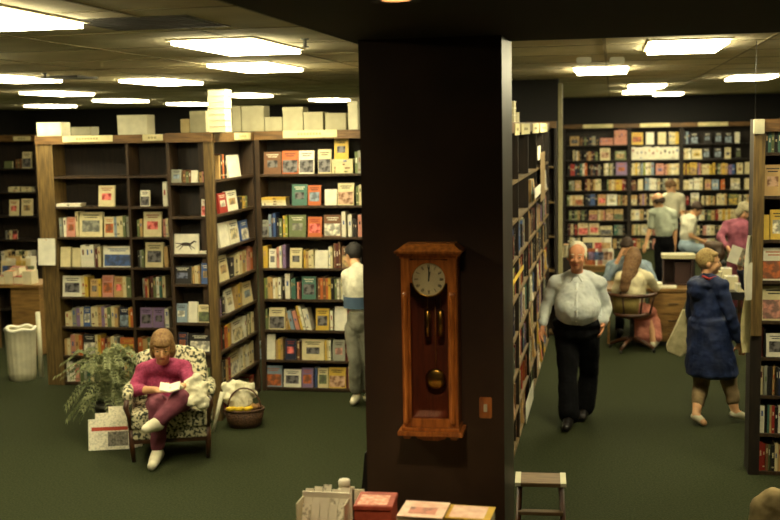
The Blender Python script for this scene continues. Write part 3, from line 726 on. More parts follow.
# clear card rack with white cards
ca, cb = onY(299, 500, 4.75), onY(347, 500, 4.75); cz = onY(320, 486, 4.75).z
rk = empty('card_rack', 'white card rack full of cards at the left end of the counter table', 'rack', ((ca.x+cb.x)/2, 4.75, TZ))
hw_ = (cb.x-ca.x)/2; H_ = cz-TZ
MB().box((-hw_, -.05, 0), (hw_, .07, .012), WHITEP).box((-hw_, .06, .012), (hw_, .07, H_*.86), WHITEP).build('rack_back', rk)
for s in (-1, 1): MB().box((s*hw_, -.05, .012), (s*(hw_-.005), .06, H_*.8), PAPER2).build('rack_side', rk)
for k in range(5):
    x = -hw_+.008+k*(2*hw_-.016)/5; ww = (2*hw_-.016)/5-.004
    for q in range(3):
        M = Matrix.Translation((x, -.045+q*.02, .014)) @ Matrix.Rotation(-.32, 4, 'X')
        MB().box((0, 0, 0), (ww, .004, H_*(.72+.08*q)+.01*((k*7+q*3) % 3)), WHITEP if (k+q) % 4 else mat('printed_card', (228, 226, 206), .7, (170, 166, 146), 60, lo=.4, hi=.5), M).build('card', rk)
jx = onY(337, 486, 4.78)
jr = empty('jar', 'small white lidded jar standing behind the card rack', 'jar', (jx.x, 4.92, TZ))
hz = onY(337, 479, 4.92).z-TZ
MB().lathe([(.02, 0), (.033, .004), (.033, hz-.05), (.024, hz-.035)], WHITEP, n=20).build('body', jr)
MB().lathe([(.027, hz-.035), (.027, hz-.004), (.022, hz)], WHITEP, n=20).build('lid', jr)
bx = onY(355, 500, 4.9)
for k, (pp, yy, lb) in enumerate(((358, 490, 'upright white booklet between the jar and the red stack'), (348, 487, 'upright white booklet just right of the white jar'))):
    p = onY(pp, yy, 4.98); e = empty('booklet', lb, 'booklet', (p.x, 4.98, TZ)); h = p.z-TZ
    MB().box((-.028, 0, 0), (.028, .003, h), WHITEP).box((-.028, .010, 0), (.028, .013, h), WHITEP).box((-.028, .003, 0), (-.025, .01, h), WHITEP).build('cover', e)
    MB().box((-.025, .003, .002), (.026, .010, h-.003), PAGES).build('pages', e)
# dark board leaning on the pillar
pA, pB = onY(352, 497, 5.9), onY(362, 452, 5.9)
o = MB().add([(PX0-.17, 5.75, 0), (PX0-.12, 5.75, 0), (PX0-.12, 5.95, 0), (PX0-.17, 5.95, 0), (PX0-.045, 5.75, 1.13), (PX0-.002, 5.75, 1.13), (PX0-.002, 5.95, 1.13), (PX0-.045, 5.95, 1.13)],
   [(0,3,2,1),(4,5,6,7),(0,1,5,4),(1,2,6,5),(2,3,7,6),(3,0,4,7)], BLACK).build('leaning_board', bevel=.006)
tag(o, 'narrow black board leaning against the left side of the pillar', 'board')
# step stool
a, b = onZ(517, 474, .66), onZ(566, 472, .66)
st = empty('step_stool', 'small wooden step stool standing in the aisle at the pillar corner', 'stool', ((a.x+b.x)/2, a.y-.06, 0), .06)
w2 = (b.x-a.x)/2+.005
STW = mat('stool_tread_wood', (116, 92, 60), .6, (92, 70, 44), 8, stretch=(1, 6, 6))
MB().box((-w2, -.11, .635), (w2, .11, .66), STW).build('top_tread', st, bevel=.004)
for s in (-1, 1):
    MB().box((s*w2, -.112, .64), (s*(w2-.035), .112, .662), PAPER2).build('tread_cap', st)['label'] = 'pale worn end of the tread'
    x = s*(w2-.03)
    MB().tube([(x+s*.0, -.08, .635), (x+s*.03, -.2, 0)], .017, CHAIRW, 8).build('leg', st)
    MB().tube([(x, .09, .635), (x+s*.035, .14, 0)], .017, CHAIRW, 8).build('leg', st)
MB().box((-w2+.02, -.155, .47), (w2-.02, -.1, .492), STW).build('cross_rail', st, bevel=.003)
MB().box((-w2-.0, -.19, .22), (w2+.0, -.12, .245), STW).build('lower_tread', st, bevel=.003)

# ---------------------------------------------------------------- papers on posts
p = onY(46.5, 251, YF-.03)
e = empty('notice_sheet', 'white sheet pinned to the wide knotty post of the left bookcase', 'paper', (p.x, YF-.013, p.z-.16))
mb = MB(); vs = []; n = 8
for i in range(n+1):
    z = i*.3/n; vs += [(-.105, -.006-.02*(1-z/.3)**2, z), (.105, -.004-.028*(1-z/.3)**2, z)]
mb.add(vs, [(2*i, 2*i+1, 2*i+3, 2*i+2) for i in range(n)], WHITEP); s_ = mb.build('sheet', e); m_ = s_.modifiers.new('s', 'SOLIDIFY'); m_.thickness = .0015
MB().lathe([(.006, 0), (.006, .006), (.002, .008)], BRASS, n=10, M=Matrix.Translation((0, -.008, .285)) @ Matrix.Rotation(math.pi/2, 4, 'X')).build('pin', e)
# papers hanging on the left side of the right bookcase
for (px0, px1, ya, yb, Y, nm, lb) in ((747.5, 752, 235, 300, YR+.02, 'hanging_paper', 'white papers hanging beside the olive post of the right bookcase'), (744, 751, 297, 352, YR+.05, 'hanging_paper', 'cream paper hanging lower on the side of the right bookcase'),
                                      (749, 751.8, 262, 299, YR-.03, 'hanging_paper', 'short white paper strip overlapping the olive post of the right bookcase')):
    a = onY(px0, ya, Y); b = onY(px1, yb, Y)
    mb = MB(); n = 6; vs = []
    for i in range(n+1):
        t = i/n; z = a.z+(b.z-a.z)*t; bow = .02*math.sin(t*3)
        vs += [(a.x-.01*t-bow, Y-.03, z), (b.x-.004, Y-.01 if Y > YR else Y-.035, z)]
    mb.add(vs, [(2*i, 2*i+1, 2*i+3, 2*i+2) for i in range(n)], WHITEP if px0 > 745 else mat('cream_card', (220, 206, 150), .7))
    o = mb.build(nm); m_ = o.modifiers.new('s', 'SOLIDIFY'); m_.thickness = .004; tag(o, lb, 'paper')
for (px0, px1, ya, yb, nm, lb, mm) in ((538, 541, 146, 160, 'hanging_card', 'white card hanging high on the long aisle bookcase', WHITEP), (540.5, 545, 152, 200, 'hanging_card', 'tan strip hanging on the long aisle bookcase below the last placard', mat('tan_strip', (120, 98, 58), .7)),
        (513, 524, 273, 278, 'shelf_label', 'yellow strip label on the near end of the long aisle bookcase', mat('yellow_label', (216, 180, 50), .6)), (526.5, 534, 391, 411, 'hanging_card', 'white card low on the long aisle bookcase', WHITEP), (535, 541, 186, 196, 'shelf_label', 'small white card on the long aisle bookcase beside the tan strip', WHITEP)):
    a = onX(px0, (ya+yb)/2, XE+.02); b = onX(px1, (ya+yb)/2, XE+.02); z0, z1 = onX((px0+px1)/2, yb, XE+.02).z, onX((px0+px1)/2, ya, XE+.02).z
    o = MB().box((XE+.017 if 'tan' in lb else XE+.012, a.y, z0), (XE+.021 if 'tan' in lb else XE+.015, b.y, z1), mm).build(nm); tag(o, lb, 'card')
# thin suspension wire from the ceiling to the right bookcase
p = onY(754.5, 118, YR); o = MB().tube([(p.x, YR-.04, FT-.002), (p.x, YR-.04, CEIL)], .002, BLACK, 6).build('suspension_wire'); tag(o, 'thin wire running up from the right bookcase corner to the ceiling', 'wire')

# ---------------------------------------------------------------- implicit body helper
FOLD = bpy.data.textures.new('cloth_folds', 'CLOUDS'); FOLD.noise_scale = .11; FOLD.noise_depth = 2
FOLD2 = bpy.data.textures.new('bag_folds', 'CLOUDS'); FOLD2.noise_scale = .06; FOLD2.noise_depth = 3
CRUMPLE = bpy.data.textures.new('cloth_crumple', 'MUSGRAVE'); CRUMPLE.noise_scale = .07
def blob(name, mb, m, parent=None, loc=(0,0,0), voxel=.01, smooth=4, fold=0, tex=None):
    me = mb.mesh('tmp'); t = bpy.data.objects.new('tmp', me); COL.objects.link(t)
    r = t.modifiers.new('r', 'REMESH'); r.mode = 'VOXEL'; r.voxel_size = voxel; r.use_smooth_shade = True
    s = t.modifiers.new('s', 'SMOOTH'); s.factor = .5; s.iterations = smooth
    if fold:
        d = t.modifiers.new('d', 'DISPLACE'); d.texture = tex or FOLD; d.strength = fold; d.mid_level = .5; d.texture_coords = 'GLOBAL'
    dg = bpy.context.evaluated_depsgraph_get(); ev = t.evaluated_get(dg); nm = bpy.data.meshes.new_from_object(ev)
    bpy.data.objects.remove(t); nm.name = name
    nm.materials.clear(); nm.materials.append(m); nm.transform(Matrix.Translation(-Vector(loc)))
    nm.polygons.foreach_set('material_index', [0]*len(nm.polygons)); nm.polygons.foreach_set('use_smooth', [True]*len(nm.polygons))
    o = bpy.data.objects.new(name, nm); COL.objects.link(o)
    if parent: o.parent = parent
    else: o.location = loc
    return o
def caps(mb, a, b, ra, rb, n=14):
    a = Vector(a); b = Vector(b); m = CARPET
    if (b-a).length > 1e-4: mb.tube([a, b], [ra, rb], m, n)
    mb.ell(a, (ra,)*3, m, nu=n, nv=8); mb.ell(b, (rb,)*3, m, nu=n, nv=8)
def frame(f, up):
    f = Vector(f).normalized(); s = f.cross(Vector(up)).normalized(); u_ = s.cross(f).normalized()
    return Matrix((s, f, u_)).transposed()      # columns side(right), front, up
SKIN = mat('skin', (226, 176, 130), .55, (214, 160, 114), 20)
SKIN2 = mat('ruddy_skin', (204, 142, 102), .55, (190, 124, 86), 20)
def hand(mb, w, d, n, s=1.0, curl=.5):
    """w wrist, d direction of the hand, n palm normal"""
    d = Vector(d).normalized(); n = Vector(n); n = (n-d*n.dot(d)).normalized(); t = d.cross(n)
    Q = Matrix((t, n, d)).transposed(); w = Vector(w)
    mb.ell(w+d*.045*s, (.04*s, .016*s, .05*s), CARPET, Q=Q, nu=12, nv=8)
    for i, (o_, l) in enumerate(((-.028, .062), (-.010, .072), (.010, .068), (.027, .052))):
        p = w+d*.085*s+t*o_*s; dd = d
        for j in range(3):
            dd = (dd*math.cos(curl*.75)+n*math.sin(curl*.75)).normalized() if j else (dd*math.cos(curl*.3)+n*math.sin(curl*.3)).normalized()
            q = p+dd*l*s*(.42, .33, .25)[j]; caps(mb, p, q, .0092*s, .008*s, 8); p = q
    p = w+d*.03*s-t*.03*s; dd = (d*.75-t*.6+n*.3).normalized()
    for j in range(2):
        q = p+dd*.034*s; caps(mb, p, q, .0115*s, .0095*s, 8); p = q; dd = (dd+n*.35+d*.2).normalized()
def figure(label, J, f, hf, skin=SKIN, hs=1.0, top=None, sleeve=1.0, top_len=0, bottom=None, bot_to=.93, skirt=False, shoe=None, hair=None, hair_style='short', voxel=.011, tw=1.0, bl=1.0, hand_dir=None, curl=.5, grp=None, top_extra=None, palm=None, glasses=False, flare=None, hipw=1.0, shoe_s=1.0):
    P = {k: (onZ(*v[1:]) if v[0] == 'z' else onY(*v)) for k, v in J.items()}
    f = Vector((f[0], f[1], 0)).normalized(); side = f.cross(Vector((0, 0, 1)))
    # order a/b as given; a = viewer left
    body = MB(); s = hs
    hd, nk, pv = P['head'], P['neck'], P['pelvis']; sa, sb = P['sa'], P['sb']
    ch = P.get('chest', nk.lerp(pv, .35)); bel = P.get('belly', nk.lerp(pv, .68))
    loc = Vector((pv.x, pv.y, 0))
    T = frame(f, (nk-pv)); sw = (sa-sb).length
    H = frame(hf, (hd-nk).normalized()+Vector((0, 0, .6)))
    bell = lambda t: (sw*.40*tw*(1+(bl-1)*t*.9)-.012*t, .112+(.125*bl-.112)*(.25+.75*t), .15*s)
    tors = lambda mb, g: ([mb.ell(ch.lerp(bel, t/8), tuple(v+g for v in bell(t/8)), CARPET, Q=T, nu=24, nv=14) for t in range(9)],
                       caps(mb, nk.lerp(ch, .25).lerp(sa, .25), sa, .075*s+g*.7, .06*s+g), caps(mb, nk.lerp(ch, .25).lerp(sb, .25), sb, .075*s+g*.7, .06*s+g))
    tors(body, 0); body.ell(pv, (sw*.38*tw, .125*bl, .12*s), CARPET, Q=T)
    caps(body, nk, hd-H @ Vector((0, 0, .05*s)), .052*s, .052*s)
    # head
    body.ell(hd+H @ Vector((0, -.012, .02))*s, (.08*s, .097*s, .096*s), CARPET, Q=H)
    body.ell(hd+H @ Vector((0, .024, -.042))*s, (.064*s, .064*s, .072*s), CARPET, Q=H)
    body.ell(hd+H @ Vector((0, .062, -.09))*s, (.024*s, .024*s, .022*s), CARPET, Q=H)
    caps(body, hd+H @ Vector((0, .088, .005))*s, hd+H @ Vector((0, .104, -.032))*s, .009*s, .014*s, 8)
    for q in (-1, 1):
        body.ell(hd+H @ Vector((q*.078, -.005, -.015))*s, (.01*s, .02*s, .032*s), CARPET, Q=H)
        body.ell(hd+H @ Vector((q*.034, .072, -.03))*s, (.022*s, .018*s, .02*s), CARPET, Q=H)
    for q in 'ab':
        sh, el, wr = P['s'+q], P['e'+q], P['w'+q]
        caps(body, sh, el, .05*s, .04*s); caps(body, el, wr, .039*s, .026*s)
        hdv = (wr-el) if not hand_dir or q not in hand_dir else Vector(hand_dir[q])
        pn = palm[q] if palm and q in palm else ((pv-wr)*Vector((1, 1, 0)) + f*.2)
        hand(body, wr, hdv, pn, s, curl)
        hp, kn, an, to = P['h'+q], P['k'+q], P['n'+q], P['t'+q]
        caps(body, hp, kn, .085*s, .058*s); caps(body, kn, kn.lerp(an, .35), .056*s, .056*s); caps(body, kn.lerp(an, .35), an, .056*s, .036*s); caps(body, an, to, .036*s, .03*s)
    root = blob('person', body, skin, None, loc, voxel if voxel < .013 else voxel*.8, 3)
    tag(root, label, 'person', grp)
    # face details
    for q in (-1, 1):
        c = hd+H @ Vector((q*.032, .086, .002))*s
        mb = MB(); c = c-H @ Vector((0, .0035, 0))*s; mb.ell(c, (.0125*s, .006*s, .006*s), mat('eye_white', (170, 156, 134), .4), Q=H, nu=10, nv=6); mb.ell(c+H @ Vector((0, .0035, 0))*s, (.006*s, .004*s, .0055*s), BLACK, Q=H, nu=8, nv=6)
        mb.v = [tuple(Vector(v)-loc) for v in mb.v]; mb.build('eye', root)
        mb = MB(); mb.ell(hd+H @ Vector((q*.034, .088, .026))*s, (.02*s, .007*s, .004*s), hair[0] if hair else INK, Q=H, nu=10, nv=6); mb.v = [tuple(Vector(v)-loc) for v in mb.v]; mb.build('eyebrow', root)
    mb = MB(); mb.ell(hd+H @ Vector((0, .088, -.062))*s, (.024*s, .008*s, .006*s), mat('lips', (150, 74, 64), .5), Q=H, nu=10, nv=6); mb.v = [tuple(Vector(v)-loc) for v in mb.v]; mb.build('mouth', root)
    if glasses:
        mb = MB()
        for q in (-1, 1):
            pts = [hd+H @ Vector((q*.034+.024*math.cos(a), .101, .0+.02*math.sin(a)))*s for a in [2*math.pi*k/12 for k in range(13)]]
            mb.tube(pts, .0022, BRASS, 6); mb.tube([hd+H @ Vector((q*.058, .1, .004))*s, hd+H @ Vector((q*.082, .0, .0))*s], .002, BRASS, 6)
        mb.v = [tuple(Vector(v)-loc) for v in mb.v]; mb.build('glasses', root)
    # clothes
    if top:
        mb = MB(); g = .016; tors(mb, g)
        for q in 'ab':
            sh, el, wr = P['s'+q], P['e'+q], P['w'+q]
            if sleeve <= .5: caps(mb, sh, sh.lerp(el, sleeve*2), .062*s, .058*s)
            else:
                caps(mb, sh, el, .064*s, .055*s); caps(mb, el, el.lerp(wr, (sleeve-.5)*2), .055*s, .045*s)
        if top_len: mb.ell(pv.lerp(bel, .3)-Vector((0, 0, top_len*.3)), (sw*.42*tw+g, .14*bl+g, .14*s+top_len*.5), CARPET, Q=T)
        if top_extra: top_extra(mb, P, T)
        caps(mb, nk-Vector((0, 0, .03)), nk, .078*s, .066*s)
        for q in 'ab': caps(mb, nk-Vector((0, 0, .03)), nk.lerp(P['s'+q], .75)+Vector((0, 0, -.005)), .06*s, .055*s)
        blob('top', mb, top, root, loc, voxel, 4, .034)
    if bottom:
        mb = MB(); mb.ell(pv, ((sw*.4*tw+.014)*hipw, .14*bl+.01, .12*s), CARPET, Q=T); mb.ell(pv.lerp(bel, .35), (sw*.375*tw*min(bl, 1.1)*hipw+.012, .13*bl+.01, .08*s), CARPET, Q=T)
        if skirt:
            ka = P['ka'].lerp(P['kb'], .5); na = P['na'].lerp(P['nb'], .5)
            for t in [i/8 for i in range(9)]:
                c = P['ha'].lerp(P['hb'], .5).lerp(ka, t); mb.ell(c, (.19*s, .11*s, .1*s), CARPET, Q=T)
                c = ka.lerp(na, t*.85); mb.ell(c, (.19*s, .1*s, .09*s), CARPET, Q=T)
        else:
            for q in 'ab':
                hp, kn, an = P['h'+q], P['k'+q], P['n'+q]
                caps(mb, hp, kn, .1*s*hipw**.5, max(.075*s, (flare or 0)*1.02))
                if bot_to > .5:
                    e_ = kn.lerp(an, (bot_to-.5)*2); caps(mb, kn, e_, max(.074*s, (flare or 0)*1.02), (flare or .058)*s)
        blob('skirt' if skirt else 'trousers', mb, bottom, root, loc, voxel, 3, .03)
    if shoe:
        for q in 'ab':
            an, to = P['n'+q], P['t'+q]; d = (to-an); mb = MB()
            heel = an - d.normalized()*.02*s; heel = Vector((heel.x, heel.y, min(heel.z, an.z-.02)))
            z_ = s*shoe_s; caps(mb, heel, to, .045*z_, .036*z_); caps(mb, an.lerp(to, .1)-Vector((0, 0, .03*(1-shoe_s))), to.lerp(an, .3), .048*z_, .042*z_)
            blob('shoe', mb, shoe, root, loc, min(voxel, .012), 2)
    if hair:
        mb = MB(); hc = hd+H @ Vector((0, -.022, .03))*s
        if hair_style == 'bald':
            for q in (-1, 1): mb.ell(hd+H @ Vector((q*.062, -.025, .0))*s, (.024*s, .07*s, .045*s), CARPET, Q=H)
            mb.ell(hd+H @ Vector((0, -.085, -.01))*s, (.062*s, .03*s, .055*s), CARPET, Q=H)
        elif hair_style == 'receding':
            mb.ell(hd+H @ Vector((0, -.03, .035))*s, (.084*s, .094*s, .092*s), CARPET, Q=H)
            for q in (-1, 1): mb.ell(hd+H @ Vector((q*.066, -.01, .01))*s, (.022*s, .055*s, .045*s), CARPET, Q=H)
        else:
            mb.ell(hd+H @ Vector((0, -.024, .03))*s, (.09*s, .1*s, .1*s), CARPET, Q=H)
            mb.ell(hd+H @ Vector((0, .035, .072))*s, (.068*s, .048*s, .03*s), CARPET, Q=H)
            if hair_style in ('bob', 'long'):
                for q in (-1, 1): mb.ell(hd+H @ Vector((q*.07, -.005, -.025))*s, (.03*s, .06*s, .085*s), CARPET, Q=H)
                mb.ell(hd+H @ Vector((0, -.065, -.04))*s, (.08*s, .045*s, .085*s), CARPET, Q=H)
                mb.ell(hd+H @ Vector((0, .066, .052))*s, (.066*s, .03*s, .03*s), CARPET, Q=H)
            if hair_style == 'long':
                p0 = hd+H @ Vector((0, -.07, -.03))*s
                for t in range(6): mb.ell(p0+Vector((-.014*t, 0, -.07*t))-f*(.02+.018*min(t, 3)), ((.118-.006*t)*s, .06*s, .085*s), CARPET, Q=T)
        blob('hair', mb, hair[0], root, loc, min(voxel, .011), 12 if hair_style == 'long' else 3, .014)
    return root, P, loc, H, T
def hairmat(n, a, b): return (mat(n, a, .7, b, 60, bump=.4),)
def child(root, loc, mb, name, bevel=0):
    mb.v = [tuple(Vector(v)-loc) for v in mb.v]; return mb.build(name, root, bevel=bevel)

# ---------------------------------------------------------------- armchair
ao = onZ(171, 461, 0)
ARZ = .33
ac = empty('armchair', 'floral upholstered armchair under the reading woman in a magenta sweater', 'armchair', (ao.x, ao.y, 0), ARZ)
UP2 = UPH
def ubox(name, parts, parent, voxel=.02, m=UPH):
    mb = MB()
    for c, r in parts: mb.box((c[0]-r[0], c[1]-r[1], c[2]-r[2]), (c[0]+r[0], c[1]+r[1], c[2]+r[2]), CARPET)
    return blob(name, mb, m, parent, (0, 0, 0), voxel, 6)
mb = MB(); 
for i in range(9):
    x = -.28+.07*i; mb.tube([(x, .50, .40), (x, .60, .62), (x, .67, .86-.10*(x/.3)**2*.6)], [.07, .075, .05], CARPET, 12)
    mb.ell((x, .67, .86-.06*(x/.3)**2), (.06, .05, .05), CARPET)
blob('backrest', mb, UPH, ac, (0, 0, 0), .018, 6)
ubox('seat_cushion', [((0, .27, .375), (.35, .30, .075))], ac)
ubox('seat_base', [((0, .30, .255), (.36, .30, .06))], ac)
for s in (-1, 1):
    mb = MB(); mb.tube([(s*.37, .5, .58), (s*.38, .2, .6), (s*.37, .03, .57)], [.05, .055, .05], CARPET, 12); mb.box((s*.335, .04, .3), (s*.39, .5, .56), CARPET)
    blob('armrest', mb, UPH, ac, (0, 0, 0), .016, 5)
    MB().tube([(s*.375, .0, .56), (s*.385, -.03, .5), (s*.365, -.005, .42), (s*.35, .01, .3)], [.022, .026, .02, .022], CHAIRW, 10).build('arm_post', ac)
    MB().tube([(s*.345, .03, .3), (s*.35, .02, .15), (s*.34, .04, 0)], [.032, .026, .02], CHAIRW, 10).build('leg', ac)
    MB().tube([(s*.32, .56, .3), (s*.32, .6, .15), (s*.33, .68, 0)], [.03, .025, .02], CHAIRW, 10).build('leg', ac)
MB().box((-.34, .005, .165), (.34, .03, .2), CHAIRW).box((-.34, .005, .165), (-.315, .6, .2), CHAIRW).box((.315, .005, .165), (.34, .6, .2), CHAIRW).build('seat_rail', ac, bevel=.004)

MAG = mat('magenta_knit', (172, 62, 100), .9, (138, 44, 78), 50, bump=.3)
MAUVE = mat('mauve_cloth', (128, 62, 78), .85, (104, 48, 62), 14, bump=.2)
WSHOE = mat('white_leather', (224, 216, 186), .5)
r, P, loc, H, T = figure('seated woman in magenta sweater and mauve trousers reading in the floral armchair, legs crossed',
   dict(head=(162.5, 346, 9.17), neck=(163, 364, 9.3), chest=(164, 378, 9.38), belly=(166, 394, 9.36), pelvis=(168, 404, 9.42), sa=(144, 371, 9.33), sb=(183, 369, 9.33), ea=(134, 390, 9.2), eb=(194, 387, 9.15), wa=(156, 390, 8.98), wb=(183, 386, 8.95),
        ha=(158, 405, 9.3), hb=(178, 405, 9.3), ka=(158, 405, 8.9), kb=(181, 399, 8.93), na=(158, 452, 8.95), nb=(157, 423, 8.78), ta=('z', 152, 466, .04), tb=(146, 429, 8.66)),
   (.33, -.95), (.28, -.9, -.35), hs=1.14, top=MAG, sleeve=.72, bottom=MAUVE, bot_to=.92, shoe=WSHOE, hair=hairmat('auburn_hair', (140, 106, 58), (104, 72, 36)), hair_style='bob', voxel=.01, tw=1.05, bl=1.05,
   hand_dir=dict(a=(1, -.1, 0.0), b=(-1, -.15, -.05)), palm=dict(a=(0, -.3, 1), b=(0, -.3, 1)), top_len=.02, glasses=True)
# open book in her hands
c = onY(170, 391, 8.86)
e = empty('open_book', 'open white paged book in the hands of the seated woman', 'book', c, .3)
for s in (-1, 1):
    MB().add([(0, -.06, .0), (s*.085, -.06, .02), (s*.085, .06, .06), (0, .06, .035), (0, -.06, .012), (s*.083, -.06, .03), (s*.083, .06, .07), (0, .06, .048)],
       [(0,3,2,1),(4,5,6,7),(0,1,5,4),(1,2,6,5),(2,3,7,6),(3,0,4,7)], WHITEP).build('pages', e)
# white bag / cloth on her lap
mb = MB()
for (px, py, Y, rr_) in ((190, 384, 9.0, .06), (197, 378, 9.02, .045), (186, 392, 8.98, .06), (198, 393, 9.0, .085), (190, 402, 8.93, .05), (202, 402, 8.98, .07), (181, 387, 8.9, .03), (204, 386, 9.03, .05)):
    mb.ell(onY(px, py, Y), (rr_, rr_*.7, rr_), CARPET)
o = blob('cloth_bag', mb, mat('white_cloth', (232, 226, 196), .9, (208, 200, 166), 10, bump=.5), None, onY(193, 405, 9.0), .01, 22, .05, FOLD2); tag(o, 'crumpled white cloth bag on the lap of the seated woman', 'bag')

ac.scale = (.94, 1, 1)
# ---------------------------------------------------------------- fern, newspapers, basket, wastebasket
fp_ = onZ(112, 433, 0)
pf = empty('potted_fern', 'bushy green fern in a pot on the floor left of the armchair', 'plant', (fp_.x, fp_.y, 0))
MB().lathe([(.11, 0), (.15, .26), (.165, .26), (.165, .3), (.145, .3), (.13, .26)], TERRA).build('pot', pf)
MB().lathe([(.001, .27), (.14, .272), (.14, .25), (.001, .25)], mat('soil', (50, 38, 28), 1)).build('soil', pf)
fr = random.Random(3); mb = MB()
for k in range(64):
    a = fr.uniform(0, 2*math.pi); L_ = fr.uniform(.28, .56); up = fr.uniform(.15, .62); lx = 1.0 if math.cos(a) < 0 else .85
    pts = []
    for i in range(9):
        t = i/8; r_ = L_*t; z = .28+up*math.sin(min(1, t*1.25)*math.pi*.62)*1.0-.28*t*t*(1 if up < .4 else .5)
        pts.append(Vector((math.cos(a)*r_*lx, math.sin(a)*r_*.7, max(.05, z))))
    mb.tube(pts, .0025, LEAF, 4)
    for i in range(1, 9):
        for q in (-1, 1):
            for h_ in (0, .5):
                if i == 8 and h_: continue
                p = pts[i] if not h_ else pts[i].lerp(pts[min(i+1, 8)], .5)
                d = (pts[i]-pts[i-1]).normalized(); sd = d.cross(Vector((0, 0, 1))).normalized()*q
                l = .062*(1-.5*i/8)+.012; wv = d*.011
                tip = p+sd*l+d*.02-Vector((0, 0, .018)); mid = p+sd*l*.5+Vector((0, 0, .004))
                mb.add([p, mid+wv, tip, mid-wv], [(0, 1, 2, 3)], LEAF)
mb.build('foliage', pf)
NEWS = mat('newsprint', (238, 230, 204), .9, (190, 184, 162), 55, lo=.3, hi=.55)
np_ = onZ(111, 450, 0)
for k, (dx, wid, hgt, rz, lb) in enumerate(((-.02, .36, .28, .3, 'front newspaper with a red strip leaning beside the armchair'), (.03, .36, .33, .34, 'middle newspaper of the leaning bunch beside the armchair'), (.10, .28, .38, .38, 'rear newspaper of the leaning bunch beside the armchair'))):
    e = empty('newspaper', lb, 'newspaper', (np_.x+dx, np_.y+.045*k, 0), rz, 'newspapers leaning beside the armchair')
    M = Matrix.Rotation(-.2, 4, 'X')
    for q in range(3): MB().box((-wid/2+.004*q, .008*q, .001), (wid/2+.006*q, .008*q+.006, hgt-.006*q), NEWS, M).build('section', e)
    if k == 0:
        MB().box((-wid*.42, -.0015, hgt*.62), (wid*.48, -.0003, hgt*.74), mat('red_print', (190, 74, 50), .8), M).build('red_headline_strip', e)
        MB().box((-wid*.02, -.0015, hgt*.12), (wid*.48, -.0003, hgt*.58), mat('grey_photo_print', (150, 142, 126), .9, (84, 80, 72), 50), M).build('printed_picture', e)
bp_ = onZ(240, 430, 0)
bk = empty('wicker_basket', 'dark wicker basket with an arched handle right of the armchair', 'basket', (bp_.x, bp_.y+.15, 0), .3)
def lathe_e(mb, prof, m, ky): 
    o_ = len(mb.v); mb.lathe(prof, m, n=28); mb.v = mb.v[:o_]+[(x, y*ky, z) for x, y, z in mb.v[o_:]]; return mb
lathe_e(MB(), [(.001, 0), (.15, 0), (.17, .05), (.195, .17), (.185, .17), (.16, .05), (.14, .012), (.001, .012)], WICKER, .75).build('body', bk)
mb = MB(); mb.tube([(.19*math.cos(a), .145*math.sin(a), .172) for a in [2*math.pi*k/24 for k in range(25)]], .011, WICKER, 8); mb.build('rim', bk)
mb = MB(); mb.tube([(-.16*math.cos(a), -.02, .17+.21*math.sin(a)) for a in [math.pi*k/14 for k in range(15)]], .009, WICKER, 8); mb.build('handle', bk)
mb = MB()
for (x, y, z, rr_) in ((-.08, .03, .2, .09), (-.1, .05, .3, .09), (-.16, .05, .38, .06), (-.09, .05, .4, .06), (-.02, .06, .38, .065), (.0, .04, .24, .09), (.02, .05, .3, .08), (.09, .05, .3, .05), (.07, .05, .37, .05), (-.14, .03, .28, .08)): mb.ell(Matrix.Rotation(.3, 3, 'Z') @ Vector((x, y, z))+Vector((bp_.x, bp_.y+.15, 0)), (rr_, rr_*.6, rr_), CARPET)
o = blob('cloth_bag', mb, mat('white_cloth', (232, 226, 196), .9), None, (bp_.x, bp_.y+.15, .1), .01, 22, .05, FOLD2); tag(o, 'white cloth bag stuffed into the wicker basket', 'bag')
YL = mat('bright_yellow_cloth', (236, 196, 30), .7, (216, 168, 20), 20)
for i, (x, y) in enumerate(((-.13, -.09), (-.05, -.112), (.03, -.11))):
    p = Matrix.Rotation(.3, 3, 'Z') @ Vector((x, y, .195))+Vector((bp_.x, bp_.y+.15, 0)); mb = MB(); mb.ell(p, (.05, .03, .024), CARPET); mb.ell(p+Vector((.03, 0, .01)), (.03, .025, .02), CARPET)
    o = blob('yarn_ball', mb, YL, None, p, .008, 2); tag(o, ['left', 'middle', 'right'][i]+' bright yellow bundle on the rim of the wicker basket', 'yarn')
for k, (x, y, c_) in enumerate(((.09, -.03, (150, 110, 60)), (.13, .0, (120, 80, 50)), (.07, .03, (170, 140, 96)))):
    p = Matrix.Rotation(.3, 3, 'Z') @ Vector((x, y, .19))+Vector((bp_.x, bp_.y+.15, 0)); mb = MB(); mb.ell(p, (.045, .035, .03), CARPET)
    o = blob('yarn_ball', mb, mat('yarn_%d' % k, c_, .9, scale=40), None, p, .008, 2); tag(o, ['tan', 'brown', 'pale'][k]+' wool bundle at the right end of the wicker basket', 'yarn')
a_ = onZ(213, 433, 0)
o = MB().tube([(a_.x, a_.y, .012), (a_.x+.05, a_.y+.16, .36)], [.014, .022], PAPER2, 10).build('rolled_paper'); tag(o, 'thin cream rolled paper leaning between the armchair and the basket', 'paper roll')
wb_ = onZ(16, 382, 0); s_ = zc(wb_)/FPX
wb = empty('wastebasket', 'tall fluted white wastebasket in front of the far left counter', 'bin', (wb_.x, wb_.y+.16, 0))
n = 36; prof = [(.148, 0), (.155, .1), (.165, .4), (.172, .58), (.18, .6), (.165, .61), (.155, .55), (.14, .02)]
mb = MB(); mb.lathe(prof, mat('fluted_white', (214, 208, 176), .7), n=n*2); mb.v = [((x*(1+.035*((i % (n*2)) % 4 < 2))), y*(1+.035*((i % (n*2)) % 4 < 2)), z) for i, (x, y, z) in enumerate(mb.v)]; mb.build('body', wb)
